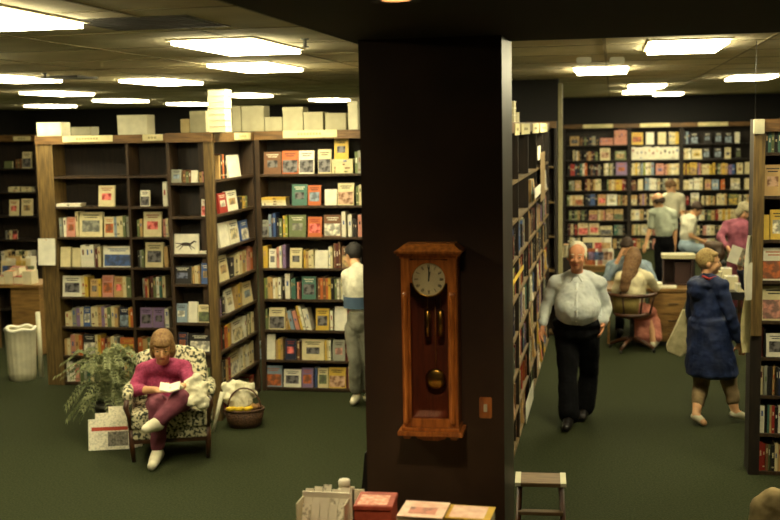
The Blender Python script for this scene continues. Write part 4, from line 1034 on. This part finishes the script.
mb = MB(); mb.tube([(.17*math.cos(a), .17*math.sin(a), .60+.012*math.sin(5*a)) for a in [2*math.pi*k/30 for k in range(31)]], .02, WHITEP, 8); mb.build('liner_rim', wb)
p = onZ(36, 380, 0)
o = MB().tube([(p.x+.02, p.y+.1, .02), (p.x-.02, p.y+.16, .78)], .028, PAPER2, 12).build('poster_tube'); tag(o, 'pale upright poster tube standing behind the white wastebasket', 'tube')
# far left counter with displays
YT = 13.2; tz = onY(20, 285, YT).z; tx0, tx1 = onY(-30, 285, YT).x, onY(39, 285, YT).x
ct = empty('counter_table', 'brown counter table at the left edge behind the wastebasket', 'table', ((tx0+tx1)/2, YT+.3, 0))
hwT = (tx1-tx0)/2
MB().box((-hwT, -.3, tz-.04), (hwT, .3, tz), DESKW).build('table_top', ct, bevel=.004)
MB().box((-hwT+.55, -.27, .02), (hwT-.02, .28, tz-.04), DESKW).build('cabinet', ct, bevel=.003)
for sx in (-hwT+.02,):
    for sy in (-.27, .22): MB().box((sx, sy, 0), (sx+.05, sy+.05, tz-.04), DESKW).build('leg', ct)
cc = 'cwtprwc'
for i in range(7):
    px = 1+i*4.6; p = onY(px, 280, YT+.1+.05*(i % 2))
    place_loose('book', p.x, YT+.15+.1*(i % 2), tz, .13, .18, .10+.035*((i*5) % 4), cc[i], ['far left ', 'second from left ', 'third from left ', 'middle ', 'fifth from left ', 'sixth from left ', 'rightmost '][i]+'book pile on the brown counter table', 'book', title='k' if i % 2 else 'r', group='books piled on the brown counter table')
for i in range(6):
    p = onY(2+i*5, 250, YT+.4); 
    e = empty('display_book', NUM[i]+' upright book from the left on the brown counter table', 'book', (p.x, YT+.45, tz), 0, 'books standing on the brown counter table')
    k = 'cwtycw'[i]; M = Matrix.Rotation(-.12, 4, 'X')
    MB().box((-.07, 0, 0), (.07, .004, .26+.03*(i % 3)), pc(k), M).box((-.07, .024, 0), (.07, .028, .26+.03*(i % 3)), pc(k), M).box((-.07, .004, 0), (-.066, .024, .26+.03*(i % 3)), pc(k), M).build('cover', e)
    MB().box((-.066, .004, .002), (.067, .024, .255+.03*(i % 3)), PAGES, M).build('pages', e)
    MB().box((-.05, -.001, .08), (.05, 0, .19), art('bkrpzg'[i]), M).build('cover_picture', e)

# ---------------------------------------------------------------- people
SHIRT = mat('pale_blue_shirt', (206, 210, 204), .85, (188, 194, 192), 10, bump=.25)
NAVYT = mat('black_trousers', (15, 15, 18), .95, (10, 10, 12), 14, spec=.15)
BSHOE = mat('black_leather', (24, 20, 18), .35)
r, P, loc, H, T = figure('heavy white haired man in pale blue shirt and black trousers walking down the aisle',
   dict(head=(577, 256, 10.72), neck=(577, 274, 10.82), chest=(577, 288, 10.82), belly=(577.5, 309, 10.74), pelvis=(577, 330, 10.84), sa=(556, 284, 10.84), sb=(598.5, 284, 10.84), ea=(546.5, 306, 10.86), eb=(606, 308, 10.88), wa=(543, 325, 10.76), wb=(603, 324, 10.74),
        ha=(567, 336, 10.84), hb=(587, 336, 10.84), ka=(568, 377, 10.72), kb=(589, 374, 10.98), na=('z', 569, 418, .09), nb=('z', 584.5, 409, .09), ta=('z', 566, 428, .04), tb=('z', 582, 418, .04)),
   (.05, -1), (-.05, -1, -.05), skin=SKIN2, hs=1.1, top=SHIRT, sleeve=.93, bottom=NAVYT, bot_to=.95, shoe=BSHOE, hair=hairmat('white_hair', (216, 208, 180), (180, 172, 146)), hair_style='receding', voxel=.01, bl=1.3, tw=1.06, flare=.092, curl=.45, hipw=1.32)
nk_ = P['neck']; Tm = frame((.05, -1, 0), (0, 0, 1))
def shirt_front(z):     # front surface of the shirt at height z
    bv = bpy.data.objects[[c.name for c in r.children if c.name.startswith('top')][0]]
    o_ = Vector((nk_.x-loc.x, -1.0, z)); hit, p_, n_, i_ = bv.ray_cast(o_, Vector((0, 1, 0))); return (p_.y if hit else -.1)
bpy.context.view_layer.update()
mb = MB()
for q in (-1, 1):
    x0_ = nk_.x-loc.x; zz = nk_.z
    pts = [(x0_+q*.075, .0, zz+.045), (x0_+q*.01, -.085, zz+.01), (x0_+q*.05, shirt_front(zz-.06)-.012, zz-.055), (x0_+q*.1, -.06, zz-.01), (x0_+q*.105, .0, zz+.015)]
    yb = nk_.y-loc.y; pts = [(x, (y+yb if y > -.09 else y), z) for x, y, z in pts]; mb.add(pts, [(0, 1, 2, 3, 4)], SHIRT)
c_ = mb.build('collar', r); m_ = c_.modifiers.new('s', 'SOLIDIFY'); m_.thickness = .006
mb = MB(); zs_ = [nk_.z-.07-.05*i for i in range(11)]; vs = []
for z in zs_: y = shirt_front(z)-.004; vs += [(x0_-.016, y+.003, z), (x0_+.016, y+.001, z)]
mb.add(vs, [(2*i, 2*i+1, 2*i+3, 2*i+2) for i in range(10)], SHIRT, smooth=True); c_ = mb.build('button_placket', r); c_.modifiers.new('s', 'SOLIDIFY').thickness = .003
for z in zs_[1::2]:
    mb = MB(); mb.ell((x0_, shirt_front(z)-.006, z), (.006, .003, .006), WHITEP, nu=8, nv=6); mb.build('button', r)
COATB = mat('blue_raincoat', (25, 43, 88), .7, (17, 30, 64), 9, bump=.4)
KHAKI = mat('khaki_cloth', (150, 128, 92), .9, (128, 108, 76), 14, bump=.2)
def coat(mb, P, T):
    pv = P['pelvis']; 
    for t in range(33):
        c = P['belly'].lerp(pv+Vector((.01, 0, -.27)), t/32); mb.ell(c, (.215+.0021*t, .165+.0021*t, .05), CARPET, Q=T, nu=24)
    nb_ = P['neck']; ff = T @ Vector((0, 1, 0))
    mb.ell(nb_-ff*.085+Vector((0, 0, -.06)), (.155, .085, .06), CARPET, Q=T); mb.ell(nb_-ff*.105+Vector((0, 0, -.12)), (.125, .07, .1), CARPET, Q=T)
    for k in range(14):
        a = 2*math.pi*k/14; mb.ell(nb_+T @ Vector((.085*math.cos(a), .085*math.sin(a)-.015, -.03)), (.035, .035, .03), CARPET)
    for q in 'ab': mb.ell(nb_.lerp(P['s'+q], .55)+Vector((0, 0, -.02)), (.085, .085, .07), CARPET)
r, P, loc, H, T = figure('woman in a hooded blue raincoat and khaki trousers walking toward the right bookcase',
   dict(head=(709, 262, 11.1), neck=(706.5, 278, 11.1), chest=(706, 295, 11.1), belly=(708, 320, 11.1), pelvis=(711, 345, 11.1), sa=(695, 286, 11.22), sb=(721, 286, 10.97), ea=(691, 314, 11.3), eb=(731, 316, 10.92), wa=(700, 340, 11.5), wb=(739, 341, 10.98),
        ha=(705, 350, 11.15), hb=(718, 350, 11.05), ka=(701, 384, 11.12), kb=(729, 381, 11.02), na=('z', 696, 415, .09), nb=('z', 735, 412, .1), ta=('z', 704, 423, .035), tb=('z', 747, 418, .035)),
   (.82, .57), (.95, -.05, .0), hs=1.06, top=COATB, sleeve=.95, bottom=KHAKI, bot_to=.8, shoe=WSHOE, hair=hairmat('sandy_hair', (176, 150, 92), (140, 114, 64)), hair_style='short', voxel=.01, top_extra=coat, tw=1.15, bl=1.1, flare=.06, curl=.7, shoe_s=.8)
mb = MB(); mb.tube([onY(702, 276, 10.98), onY(709, 279, 10.97), onY(716, 277, 11.0)], .012, mat('red_scarf', (176, 50, 46), .8), 8); child(r, loc, mb, 'scarf')['label'] = 'thin red collar'
# tote bag at her left, red tassel
def lerpv(a, b, t): return a.lerp(b, t)
mb = MB(); Yb = 11.42
poly = [(683, 308), (688, 312), (687, 352), (680, 357), (667, 351), (666, 345), (676, 325)]
pts = [onY(px, py, Yb) for px, py in poly]; n = len(pts)
mb.add([tuple(p-Vector((0, .05, 0))) for p in pts]+[tuple(p+Vector((0, .05, 0))) for p in pts], [tuple(range(n)), tuple(reversed(range(n, 2*n)))]+[(i, i+n, (i+1) % n+n, (i+1) % n) for i in range(n)], CARPET)
o = blob('tote_bag', mb, mat('cream_canvas', (206, 196, 152), .9, (178, 168, 126), 12, bump=.3), None, pts[3], .012, 4, .02); tag(o, 'cream canvas tote bag hanging behind the woman in the blue raincoat', 'bag')
mb = MB(); mb.tube([onY(684, 309, Yb), onY(690, 292, Yb-.06), onY(693, 286, Yb-.14)], .01, mat('cream_canvas', (206, 196, 152), .9), 8); s_ = mb; s_.v = [tuple(Vector(v)-pts[3]) for v in s_.v]; s_.build('strap', o)
WSW = mat('white_sweater', (224, 220, 196), .9, (200, 196, 172), 20, bump=.2)
GREYT = mat('grey_trousers', (132, 130, 112), .9, (112, 110, 94), 16, bump=.25)
r, P, loc, H, T = figure('dark haired person in white sweater browsing at the bookcase, half hidden by the pillar',
   dict(head=(353, 255, 11.22), neck=(357, 268, 11.12), chest=(357, 285, 11.12), belly=(358, 302, 11.12), pelvis=(359, 322, 11.12), sa=(348.5, 276, 11.14), sb=(373, 276, 11.1), ea=(347, 297, 11.2), eb=(376, 298, 11.2), wa=(352, 290, 11.38), wb=(366, 288, 11.42),
        ha=(354, 328, 11.12), hb=(366, 328, 11.12), ka=(355, 360, 11.08), kb=(367, 361, 11.15), na=('z', 357, 396, .09), nb=('z', 371, 394, .09), ta=('z', 353, 402, .045), tb=('z', 366, 398, .045)),
   (-.25, .95), (-.75, .55, -.35), hs=1.0, top=WSW, sleeve=.95, bottom=GREYT, bot_to=.9, shoe=WSHOE, hair=hairmat('black_hair', (34, 28, 24), (20, 16, 14)), hair_style='short', voxel=.012, tw=1.0, flare=.07)
mb = MB(); Wb = frame((-.25, .95, 0), (0, 0, 1))
for k in range(1): pass
c = P['belly'].lerp(P['chest'], .05); vs = []; n = 28
for z in (-.06, .06):
    for k in range(n):
        a = 2*math.pi*k/n; vs.append(c+Wb @ Vector((.148*math.cos(a), .158*math.sin(a), z)))
mb.add(vs, [(k, (k+1) % n, n+(k+1) % n, n+k) for k in range(n)], mat('slate_blue_knit', (74, 96, 118), .9), smooth=True); child(r, loc, mb, 'sweater_band')['label'] = 'slate blue band of the sweater'

# desk group
dk = onZ(652, 346, 0); YK = dk.y
dtop = onY(670, 289, YK).z; dx_0 = onY(641, 289, YK).x; dx_1 = onY(697, 289, YK).x
dleft = onY(606, 289, YK).x
desk = empty('writing_desk', 'wooden writing desk with a bank of drawers, behind the woman in the blue raincoat', 'desk', ((dleft+dx_1)/2, YK, 0))
hx = (dx_1-dleft)/2; cxk = (dleft+dx_1)/2; ped = onY(650, 320, YK).x-cxk
MB().box((-hx, -.03, dtop-.035), (hx, .72, dtop), DESKW).build('desk_top', desk, bevel=.004)
MB().box((ped, .0, .06), (hx-.01, .68, dtop-.035), DESKW).build('pedestal', desk)
MB().box((-hx+.02, .0, .02), (-hx+.05, .68, dtop-.035), DESKW).build('side_panel', desk)
zs = [.08, .25, .42, dtop-.05]
for k in range(3):
    d_ = MB().box((ped+.015, -.018, zs[k]+.006), (hx-.025, -.001, zs[k+1]-.006), DESKW).build('drawer', desk, bevel=.003)
    xm = (ped+hx)/2; zm = (zs[k]+zs[k+1])/2
    MB().tube([(xm-.06, -.019, zm), (xm-.05, -.036, zm), (xm+.05, -.036, zm), (xm+.06, -.019, zm)], .006, BLACK, 8).build('handle', d_)
MB().box((ped+.03, .04, 0), (hx-.03, .64, .06), BLACK).build('plinth', desk)
# dark box with pale lid on the desk
ba, bb = onY(663, 285, YK+.35), onY(693, 285, YK+.35); bh = onY(678, 255, YK+.35).z-dtop
bxo = empty('storage_box', 'dark open fronted box with a pale lid standing on the writing desk', 'box', ((ba.x+bb.x)/2, YK+.35, dtop), 0)
wq = (bb.x-ba.x)/2
DB = mat('dark_maroon_board', (58, 34, 28), .6)
MB().box((-wq, 0, 0), (wq, .28, .015), DB).box((-wq, .265, .015), (wq, .28, bh-.05), DB).box((-wq, 0, .015), (-wq+.02, .265, bh-.05), DB).box((wq-.02, 0, .015), (wq, .265, bh-.05), DB).box((-wq*.2, .08, .015), (wq-.02, .26, bh-.1), DB).build('body', bxo)
MB().box((-wq-.02, -.02, bh-.05), (wq+.03, .3, bh), mat('pale_lid', (190, 184, 146), .7)).build('lid', bxo, bevel=.006)
for k, (px, w_, h_, kk, lb) in enumerate(((655, .16, .06, 'w', 'white paper stack on the desk between the long haired woman and the dark box'), (668, .2, .02, 'w', 'flat white sheaf lying in front of the dark box on the desk'), (648, .1, .1, 'c', 'cream pad on the desk beside the long haired woman'))):
    p = onY(px, 289, YK+.12); 
    mb = MB(); hh = h_/4
    for q in range(4): mb.box((p.x-w_/2+.004*(q % 2), YK+.06+.003*q, dtop+q*hh), (p.x+w_/2+.003*q, YK+.26, dtop+(q+1)*hh-.001), pc(kk))
    o = mb.build('paper_stack', loc=(p.x, YK+.15, dtop)); tag(o, lb, 'papers', 'papers on the writing desk')
# swivel chair
sc_ = onZ(632, 352, 0)
sy_ = sc_.y+.12
swc = empty('swivel_chair', 'wooden swivel armchair with cane back under the long haired woman', 'chair', (sc_.x, sy_, 0), 0)
MB().lathe([(.2, 0), (.23, .02), (.23, .045), (.2, .05)], CHAIRW, c=(0, 0, .44)).build('seat', swc)
MB().lathe([(.03, .1), (.03, .44)], BLACK, n=12).build('column', swc)
for k in range(4):
    a = math.pi/4+k*math.pi/2+.3; MB().tube([(0, 0, .16), (.16*math.cos(a), .16*math.sin(a), .12), (.3*math.cos(a), .3*math.sin(a), .055)], [.03, .026, .02], CHAIRW, 8).build('leg', swc)
    MB().lathe([(.012, -.022), (.022, -.012), (.022, .012), (.012, .022)], BLACK, n=12, M=Matrix.Translation((.3*math.cos(a), .3*math.sin(a), .024)) @ Matrix.Rotation(math.pi/2, 4, 'X')).build('caster', swc)
arc = [math.pi+math.pi*k/14 for k in range(15)]
MB().tube([(.29*math.cos(a), .24*math.sin(a)+.02, .72-.0*abs(math.cos(a))) for a in arc], .026, CHAIRW, 8).build('arm_rail', swc)
mb = MB(); vs = []
for k in range(9):
    a = math.pi*1.12+math.pi*.48*k/8; vs += [(.24*math.cos(a), .21*math.sin(a)+.02, .49), (.28*math.cos(a), .235*math.sin(a)+.02, .71)]
mb.add(vs, [(2*i, 2*i+2, 2*i+3, 2*i+1) for i in range(8)], mat('cane_webbing', (150, 132, 72), .8, (110, 92, 46), 90, kind='voronoi', lo=.1, hi=.5), smooth=True); o = mb.build('cane_back', swc); o.modifiers.new('s', 'SOLIDIFY').thickness = .006
for a in (math.pi*1.1, math.pi*1.36, math.pi*1.64, math.pi*1.9): MB().tube([(.23*math.cos(a), .2*math.sin(a)+.02, .47), (.285*math.cos(a), .238*math.sin(a)+.02, .72)], .014, CHAIRW, 8).build('back_spindle', swc)
PINKS = mat('pink_cloth', (214, 142, 122), .9, (186, 112, 96), 14, bump=.3)
CREAMB = mat('cream_blouse', (228, 218, 180), .9, (204, 194, 156), 12, bump=.4)
YW = sy_
r, P, loc, H, T = figure('woman with long brown hair from behind, cream blouse, pink skirt, seated at desk',
   dict(head=(634, 257, YW+.08), neck=(634, 270, YW+.04), chest=(634, 283, YW), belly=(634, 296, YW), pelvis=(634, 308, YW+.0), sa=(621, 277, YW+.02), sb=(648, 277, YW+.04), ea=(615, 292, YW+.1), eb=(656, 288, YW+.16), wa=(620, 287, YW+.36), wb=(653, 286, YW+.4),
        ha=(628, 312, YW+.04), hb=(642, 312, YW+.04), ka=(638, 311, YW+.42), kb=(650, 311, YW+.36), na=('z', 645, 340, .08), nb=('z', 653, 343, .08), ta=('z', 650, 338, .04), tb=('z', 658, 341, .04)),
   (.25, .96), (.1, .9, -.2), hs=1.0, top=CREAMB, sleeve=.85, bottom=PINKS, skirt=True, shoe=WSHOE, hair=hairmat('long_brown_hair', (134, 100, 62), (88, 60, 34)), hair_style='long', voxel=.013, tw=1.05, hand_dir=dict(a=(0, 1, -.1), b=(0, 1, -.1)), palm=dict(a=(0, 0, -1), b=(0, 0, -1)))
BLUES = mat('blue_grey_shirt', (156, 174, 186), .85, (132, 150, 166), 12, bump=.3)
YO = YK+1.05
r, P, loc, H, T = figure('dark haired man in pale blue shirt leaning on the desk with hands at his face',
   dict(head=(627, 247, YO-.12), neck=(629, 258, YO), chest=(630, 269, YO+.05), belly=(630, 280, YO+.12), pelvis=(630, 294, YO+.2), sa=(611, 266, YO), sb=(647, 267, YO), ea=(606, 282, YO-.18), eb=(654, 282, YO-.18), wa=(619, 258, YO-.22), wb=(636, 258, YO-.22),
        ha=(622, 296, YO+.15), hb=(638, 296, YO+.15), ka=(620, 300, YO-.2), kb=(640, 300, YO-.2), na=('z', 620, 331, .08), nb=('z', 640, 331, .08), ta=('z', 619, 335, .04), tb=('z', 640, 335, .04)),
   (0, -1), (-.05, -.8, -.6), hs=1.02, top=BLUES, sleeve=.85, bottom=NAVYT, shoe=BSHOE, hair=hairmat('dark_brown_hair', (70, 50, 34), (48, 32, 22)), voxel=.014, hand_dir=dict(a=(.35, .2, .9), b=(-.35, .2, .9)), palm=dict(a=(1, .6, 0), b=(-1, .6, 0)))
o = empty('desk_chair', 'dark chair behind the desk under the man with hands at his face', 'chair', (P['pelvis'].x, P['pelvis'].y+.02, 0))
MB().box((-.22, -.2, .42), (.22, .2, .46), BLACK).build('seat', o, bevel=.01); MB().box((-.2, .19, .5), (.2, .22, .85), BLACK).build('backrest', o, bevel=.01)
for sx in (-.2, .17):
    for sy in (-.18, .17): MB().box((sx, sy, 0), (sx+.03, sy+.03, .42), BLACK).build('leg', o)
YS = 18.3
MINT = mat('pale_green_shirt', (196, 204, 182), .85, (176, 184, 162), 12, bump=.2)
r, P, loc, H, T = figure('balding man in short sleeved pale shirt standing beyond the desk, back turned',
   dict(head=(658, 201, YS), neck=(661, 209, YS), chest=(663, 219, YS), belly=(664, 230, YS), pelvis=(664, 243, YS), sa=(653, 213, YS), sb=(673, 214, YS), ea=(650, 229, YS+.02), eb=(675, 230, YS+.03), wa=(646, 243, YS-.05), wb=(675, 244, YS+.05),
        ha=(660, 247, YS), hb=(668, 247, YS), ka=(660, 271, YS-.05), kb=(668, 271, YS), na=('z', 660, 297, .09), nb=('z', 669, 297, .09), ta=('z', 658, 295, .04), tb=('z', 666, 294, .04)),
   (-.55, .83), (-.6, .7, -.3), hs=1.08, top=MINT, sleeve=.4, bottom=NAVYT, shoe=BSHOE, hair=hairmat('dark_brown_hair', (70, 50, 34), (48, 32, 22)), hair_style='bald', voxel=.016, tw=1.0, bl=1.1)
YB = 21.4
r, P, loc, H, T = figure('brown haired person in white top standing just behind the balding man',
   dict(head=(671, 187, YB), neck=(672, 194, YB), chest=(673, 203, YB), belly=(673, 213, YB), pelvis=(673, 224, YB), sa=(664, 198, YB), sb=(681, 198, YB), ea=(662, 211, YB), eb=(683, 211, YB), wa=(666, 218, YB-.2), wb=(682, 219, YB-.2),
        ha=(670, 227, YB), hb=(677, 227, YB), ka=(670, 248, YB-.02), kb=(677, 248, YB), na=('z', 670, 269, .09), nb=('z', 677, 269, .09), ta=('z', 670, 273, .04), tb=('z', 677, 273, .04)),
   (.2, -1), (.7, -.6, -.5), hs=1.1, top=mat('white_knit', (226, 220, 190), .9), sleeve=.4, bottom=NAVYT, shoe=BSHOE, hair=hairmat('mid_brown_hair', (128, 96, 58), (96, 68, 38)), voxel=.018)
YT2 = 19.6
r, P, loc, H, T = figure('young person in white t-shirt and pale blue shorts sitting and reading, head bowed',
   dict(head=(697, 209, YT2-.05), neck=(691, 216, YT2), chest=(689, 225, YT2), belly=(688, 235, YT2), pelvis=(687, 246, YT2), sa=(684, 219, YT2+.12), sb=(693, 220, YT2-.12), ea=(688, 234, YT2+.15), eb=(691, 236, YT2-.15), wa=(701, 240, YT2+.08), wb=(703, 241, YT2-.1),
        ha=(689, 248, YT2+.08), hb=(690, 248, YT2-.08), ka=(708, 249, YT2+.12), kb=(709, 250, YT2-.12), na=('z', 710, 285, .09), nb=('z', 712, 287, .09), ta=('z', 716, 285, .04), tb=('z', 718, 287, .04)),
   (1, -.25), (.8, -.3, -.6), hs=1.0, top=mat('white_tshirt', (228, 224, 198), .9), sleeve=.35, bottom=mat('pale_blue_shorts', (150, 170, 184), .9), bot_to=.5, shoe=WSHOE, hair=hairmat('dark_brown_hair', (70, 50, 34), (48, 32, 22)), voxel=.016, palm=dict(a=(0, 0, 1), b=(0, 0, 1)))
bz = P['pelvis'].z-.135
bn = empty('low_bench', 'dark low bench under the young person in the white t-shirt', 'bench', (P['pelvis'].x-.12, YT2, 0))
MB().box((-.32, -.3, bz-.05), (.26, .3, bz), BLACK).build('seat', bn, bevel=.005)
for sx in (-.3, .2):
    for sy in (-.28, .24): MB().box((sx, sy, 0), (sx+.04, sy+.04, bz-.05), BLACK).build('leg', bn)
YP = 17.3
r, P, loc, H, T = figure('grey haired person in dusty pink sweater leaning over a table by the right bookcase',
   dict(head=(744, 211, YP), neck=(741, 221, YP), chest=(738, 232, YP), belly=(737, 246, YP), pelvis=(738, 262, YP), sa=(727, 225, YP+.1), sb=(747, 227, YP-.1), ea=(720, 237, YP-.1), eb=(747, 245, YP-.12), wa=(727, 247, YP-.35), wb=(743, 257, YP-.2),
        ha=(734, 265, YP), hb=(742, 265, YP), ka=(734, 289, YP), kb=(742, 289, YP), na=('z', 734, 307, .09), nb=('z', 742, 307, .09), ta=('z', 733, 311, .04), tb=('z', 742, 311, .04)),
   (.3, -.95), (.5, -.7, -.5), hs=1.05, top=mat('dusty_pink_knit', (150, 82, 98), .9, (124, 64, 80), 16), sleeve=.95, bottom=mat('rose_cloth', (140, 70, 82), .9), shoe=BSHOE, hair=hairmat('grey_hair', (160, 150, 116), (120, 110, 84)), hair_style='bob', voxel=.016, bl=1.15)
YN = 12.7
r, P, loc, H, T = figure('person in navy jacket reading a magazine, hidden behind the right bookcase post',
   dict(head=(764, 243, YN), neck=(765, 254, YN), chest=(766, 270, YN), belly=(766, 290, YN), pelvis=(766, 308, YN), sa=(752, 263, YN), sb=(779, 263, YN), ea=(746, 286, YN-.05), eb=(770, 286, YN-.15), wa=(740, 268, YN-.2), wb=(752, 266, YN-.3),
        ha=(760, 312, YN), hb=(772, 312, YN), ka=(760, 345, YN), kb=(772, 345, YN), na=('z', 760, 374, .09), nb=('z', 772, 374, .09), ta=('z', 757, 378, .04), tb=('z', 769, 378, .04)),
   (-.7, -.6), (-.8, -.4, -.4), hs=1.0, top=mat('navy_jacket', (30, 36, 60), .8), sleeve=.93, bottom=NAVYT, shoe=BSHOE, hair=hairmat('dark_brown_hair', (70, 50, 34), (48, 32, 22)), voxel=.013, palm=dict(a=(.3, 0, 1), b=(0, 0, 1)))
mc = onY(739.5, 257, YN-.28)
e = empty('magazine', 'open magazine held by the person in the navy jacket', 'magazine', mc, .3)
MB().box((-.12, -.004, -.085), (.0, .0, .1), WHITEP, Matrix.Rotation(.35, 4, 'Y')).build('page', e); MB().box((.0, -.004, -.085), (.11, .0, .1), mat('printed_page', (150, 140, 116), .7, (84, 78, 66), 30), Matrix.Rotation(.35, 4, 'Y')).build('page', e)

# ---------------------------------------------------------------- tables and displays in the back of the aisle
def table(label, px0, px1, py, Y, depth, m=DESKW, name='display_table'):
    a, b = onY(px0, py, Y), onY(px1, py, Y); h = (a.z+b.z)/2
    t = empty(name, label, 'table', ((a.x+b.x)/2, Y, 0)); w_ = (b.x-a.x)/2
    MB().box((-w_, 0, h-.03), (w_, depth, h), m).build('table_top', t, bevel=.003)
    for sx in (-w_+.02, w_-.06):
        for sy in (.02, depth-.06): MB().box((sx, sy, 0), (sx+.04, sy+.04, h-.03), CHAIRW).build('leg', t)
    MB().box((-w_+.02, .01, h-.1), (w_-.02, .025, h-.03), m).build('apron', t)
    return t, h
t, h = table('small table crowded with papers behind the woman in the blue raincoat', 703, 748, 292, 14.2, .6, BLACK)
pr = random.Random(5)
for k, (px, ww, hh, kk, dy_) in enumerate(((708, .2, .12, 'w', .1), (720, .22, .05, 'c', .12), (731, .2, .16, 'w', .3), (741, .16, .09, 'w', .1), (726, .16, .24, 'w', .45), (714, .2, .2, 'c', .45))):
    p = onY(px, 290, 14.2+dy_)
    place_loose('book', p.x, 14.2+dy_, h, ww*.75, .16, hh, kk, ['front left white', 'front low cream', 'middle white', 'front right white', 'rear tall white', 'rear left cream'][k]+' book pile on the crowded black table', 'book', rz=pr.uniform(-.1, .1), title='k' if k % 2 else 'b', group='book piles on the crowded black table')
t2, h2 = table('round edged magazine table behind the white haired man', 578, 612, 266, 18.6, .6, DESKW)
for k, (px, up, kk, k2) in enumerate(((584, 0, 'c', 'g'), (590, .0, 'o', 'v'), (597, 0, 'w', 'b'), (603, .0, 'p', 'n'), (608, 0, 'w', 'z'), (588, .3, 'c', 'k'), (599, .3, 'c', 'r'), (606, .3, 'w', 't'))):
    Y = 18.75 if up == 0 else 19.08; p = onY(px, 262, Y)
    e = empty('magazine', ['far left cream and green', 'orange and violet', 'middle white and blue', 'pink and navy', 'right white and brown', 'rear left cream', 'rear middle cream and red', 'rear right white and tan'][k]+' magazine standing on the magazine table', 'magazine', (p.x, Y, h2), 0, 'magazines on the magazine table')
    M = Matrix.Rotation(-.2, 4, 'X'); hh = .27 if up == 0 else .42
    MB().box((-.09, 0, 0), (.09, .006, hh), pc(kk), M).build('pages', e)
    MB().box((-.075, -.0012, hh*.3), (.075, 0, hh*.8), art(k2), M).build('cover_picture', e)
t4, h4 = table('small dark side table between the seated reader and the pink sweatered person', 702, 727, 263, 16.6, .45, BLACK, 'side_table')
p = onY(713, 262, 16.8); mb = MB()
for dx, dz_, r_ in ((-.08, .1, .11), (.06, .1, .12), (0, .2, .1), (-.07, .24, .06), (.08, .22, .07)): mb.ell((p.x+dx, 16.82, h4+dz_), (r_, r_*.8, r_), CARPET)
o = blob('leather_bag', mb, mat('brown_leather', (84, 60, 38), .6, (50, 36, 24), 8), None, (p.x, 16.82, h4), .014, 6, .02); tag(o, 'dark brown bag slumped on the small dark side table', 'bag')
t3, h3 = table('long reading table in front of the far bookcases', 684, 742, 262, 18.5, .5, DESKW) if False else (None, 0)
# cases with magazines near far shelves: low dark fixture
o = MB().box((onY(552, 300, 16.3).x, 16.3, 0), (onY(580, 300, 16.3).x, 16.7, .95), WOODD).build('low_cabinet', bevel=.01)
o['label'] = 'low dark cabinet at the end of the aisle behind the white haired man'; o['category'] = 'cabinet'
for k in range(5):
    p = onY(556+5*k, 262, 16.5); place_loose('book', p.x, 16.5, .95, .075, .18, .08+.05*(k % 3), 'cwtgw'[k], NUM[k]+' book pile from the left on the low dark cabinet', 'book', title='r', group='book piles on the low dark cabinet')
# bag on the floor at the lower right
bg = onY(771, 517, 7.6)
mb = MB()
for (px, py, rr_) in ((763, 512, .06), (770, 505, .06), (776, 512, .07), (765, 498, .03), (782, 505, .07), (790, 512, .07)): mb.ell(onY(px, py, 7.6), (rr_, rr_*.8, rr_), CARPET)
b0 = onY(774, 512, 7.6)
mb.ell((b0.x, 7.6, .22), (.17, .1, .22), CARPET)
o = blob('canvas_bag', mb, mat('olive_canvas', (160, 140, 96), .9, (116, 100, 64), 8, bump=.3), None, (b0.x, 7.6, 0), .012, 4, .03); tag(o, 'soft tan canvas bag at the lower right corner below the right bookcase', 'bag')

for o in list(scene.objects):
    if o.type == 'EMPTY' and not o.children: bpy.data.objects.remove(o)
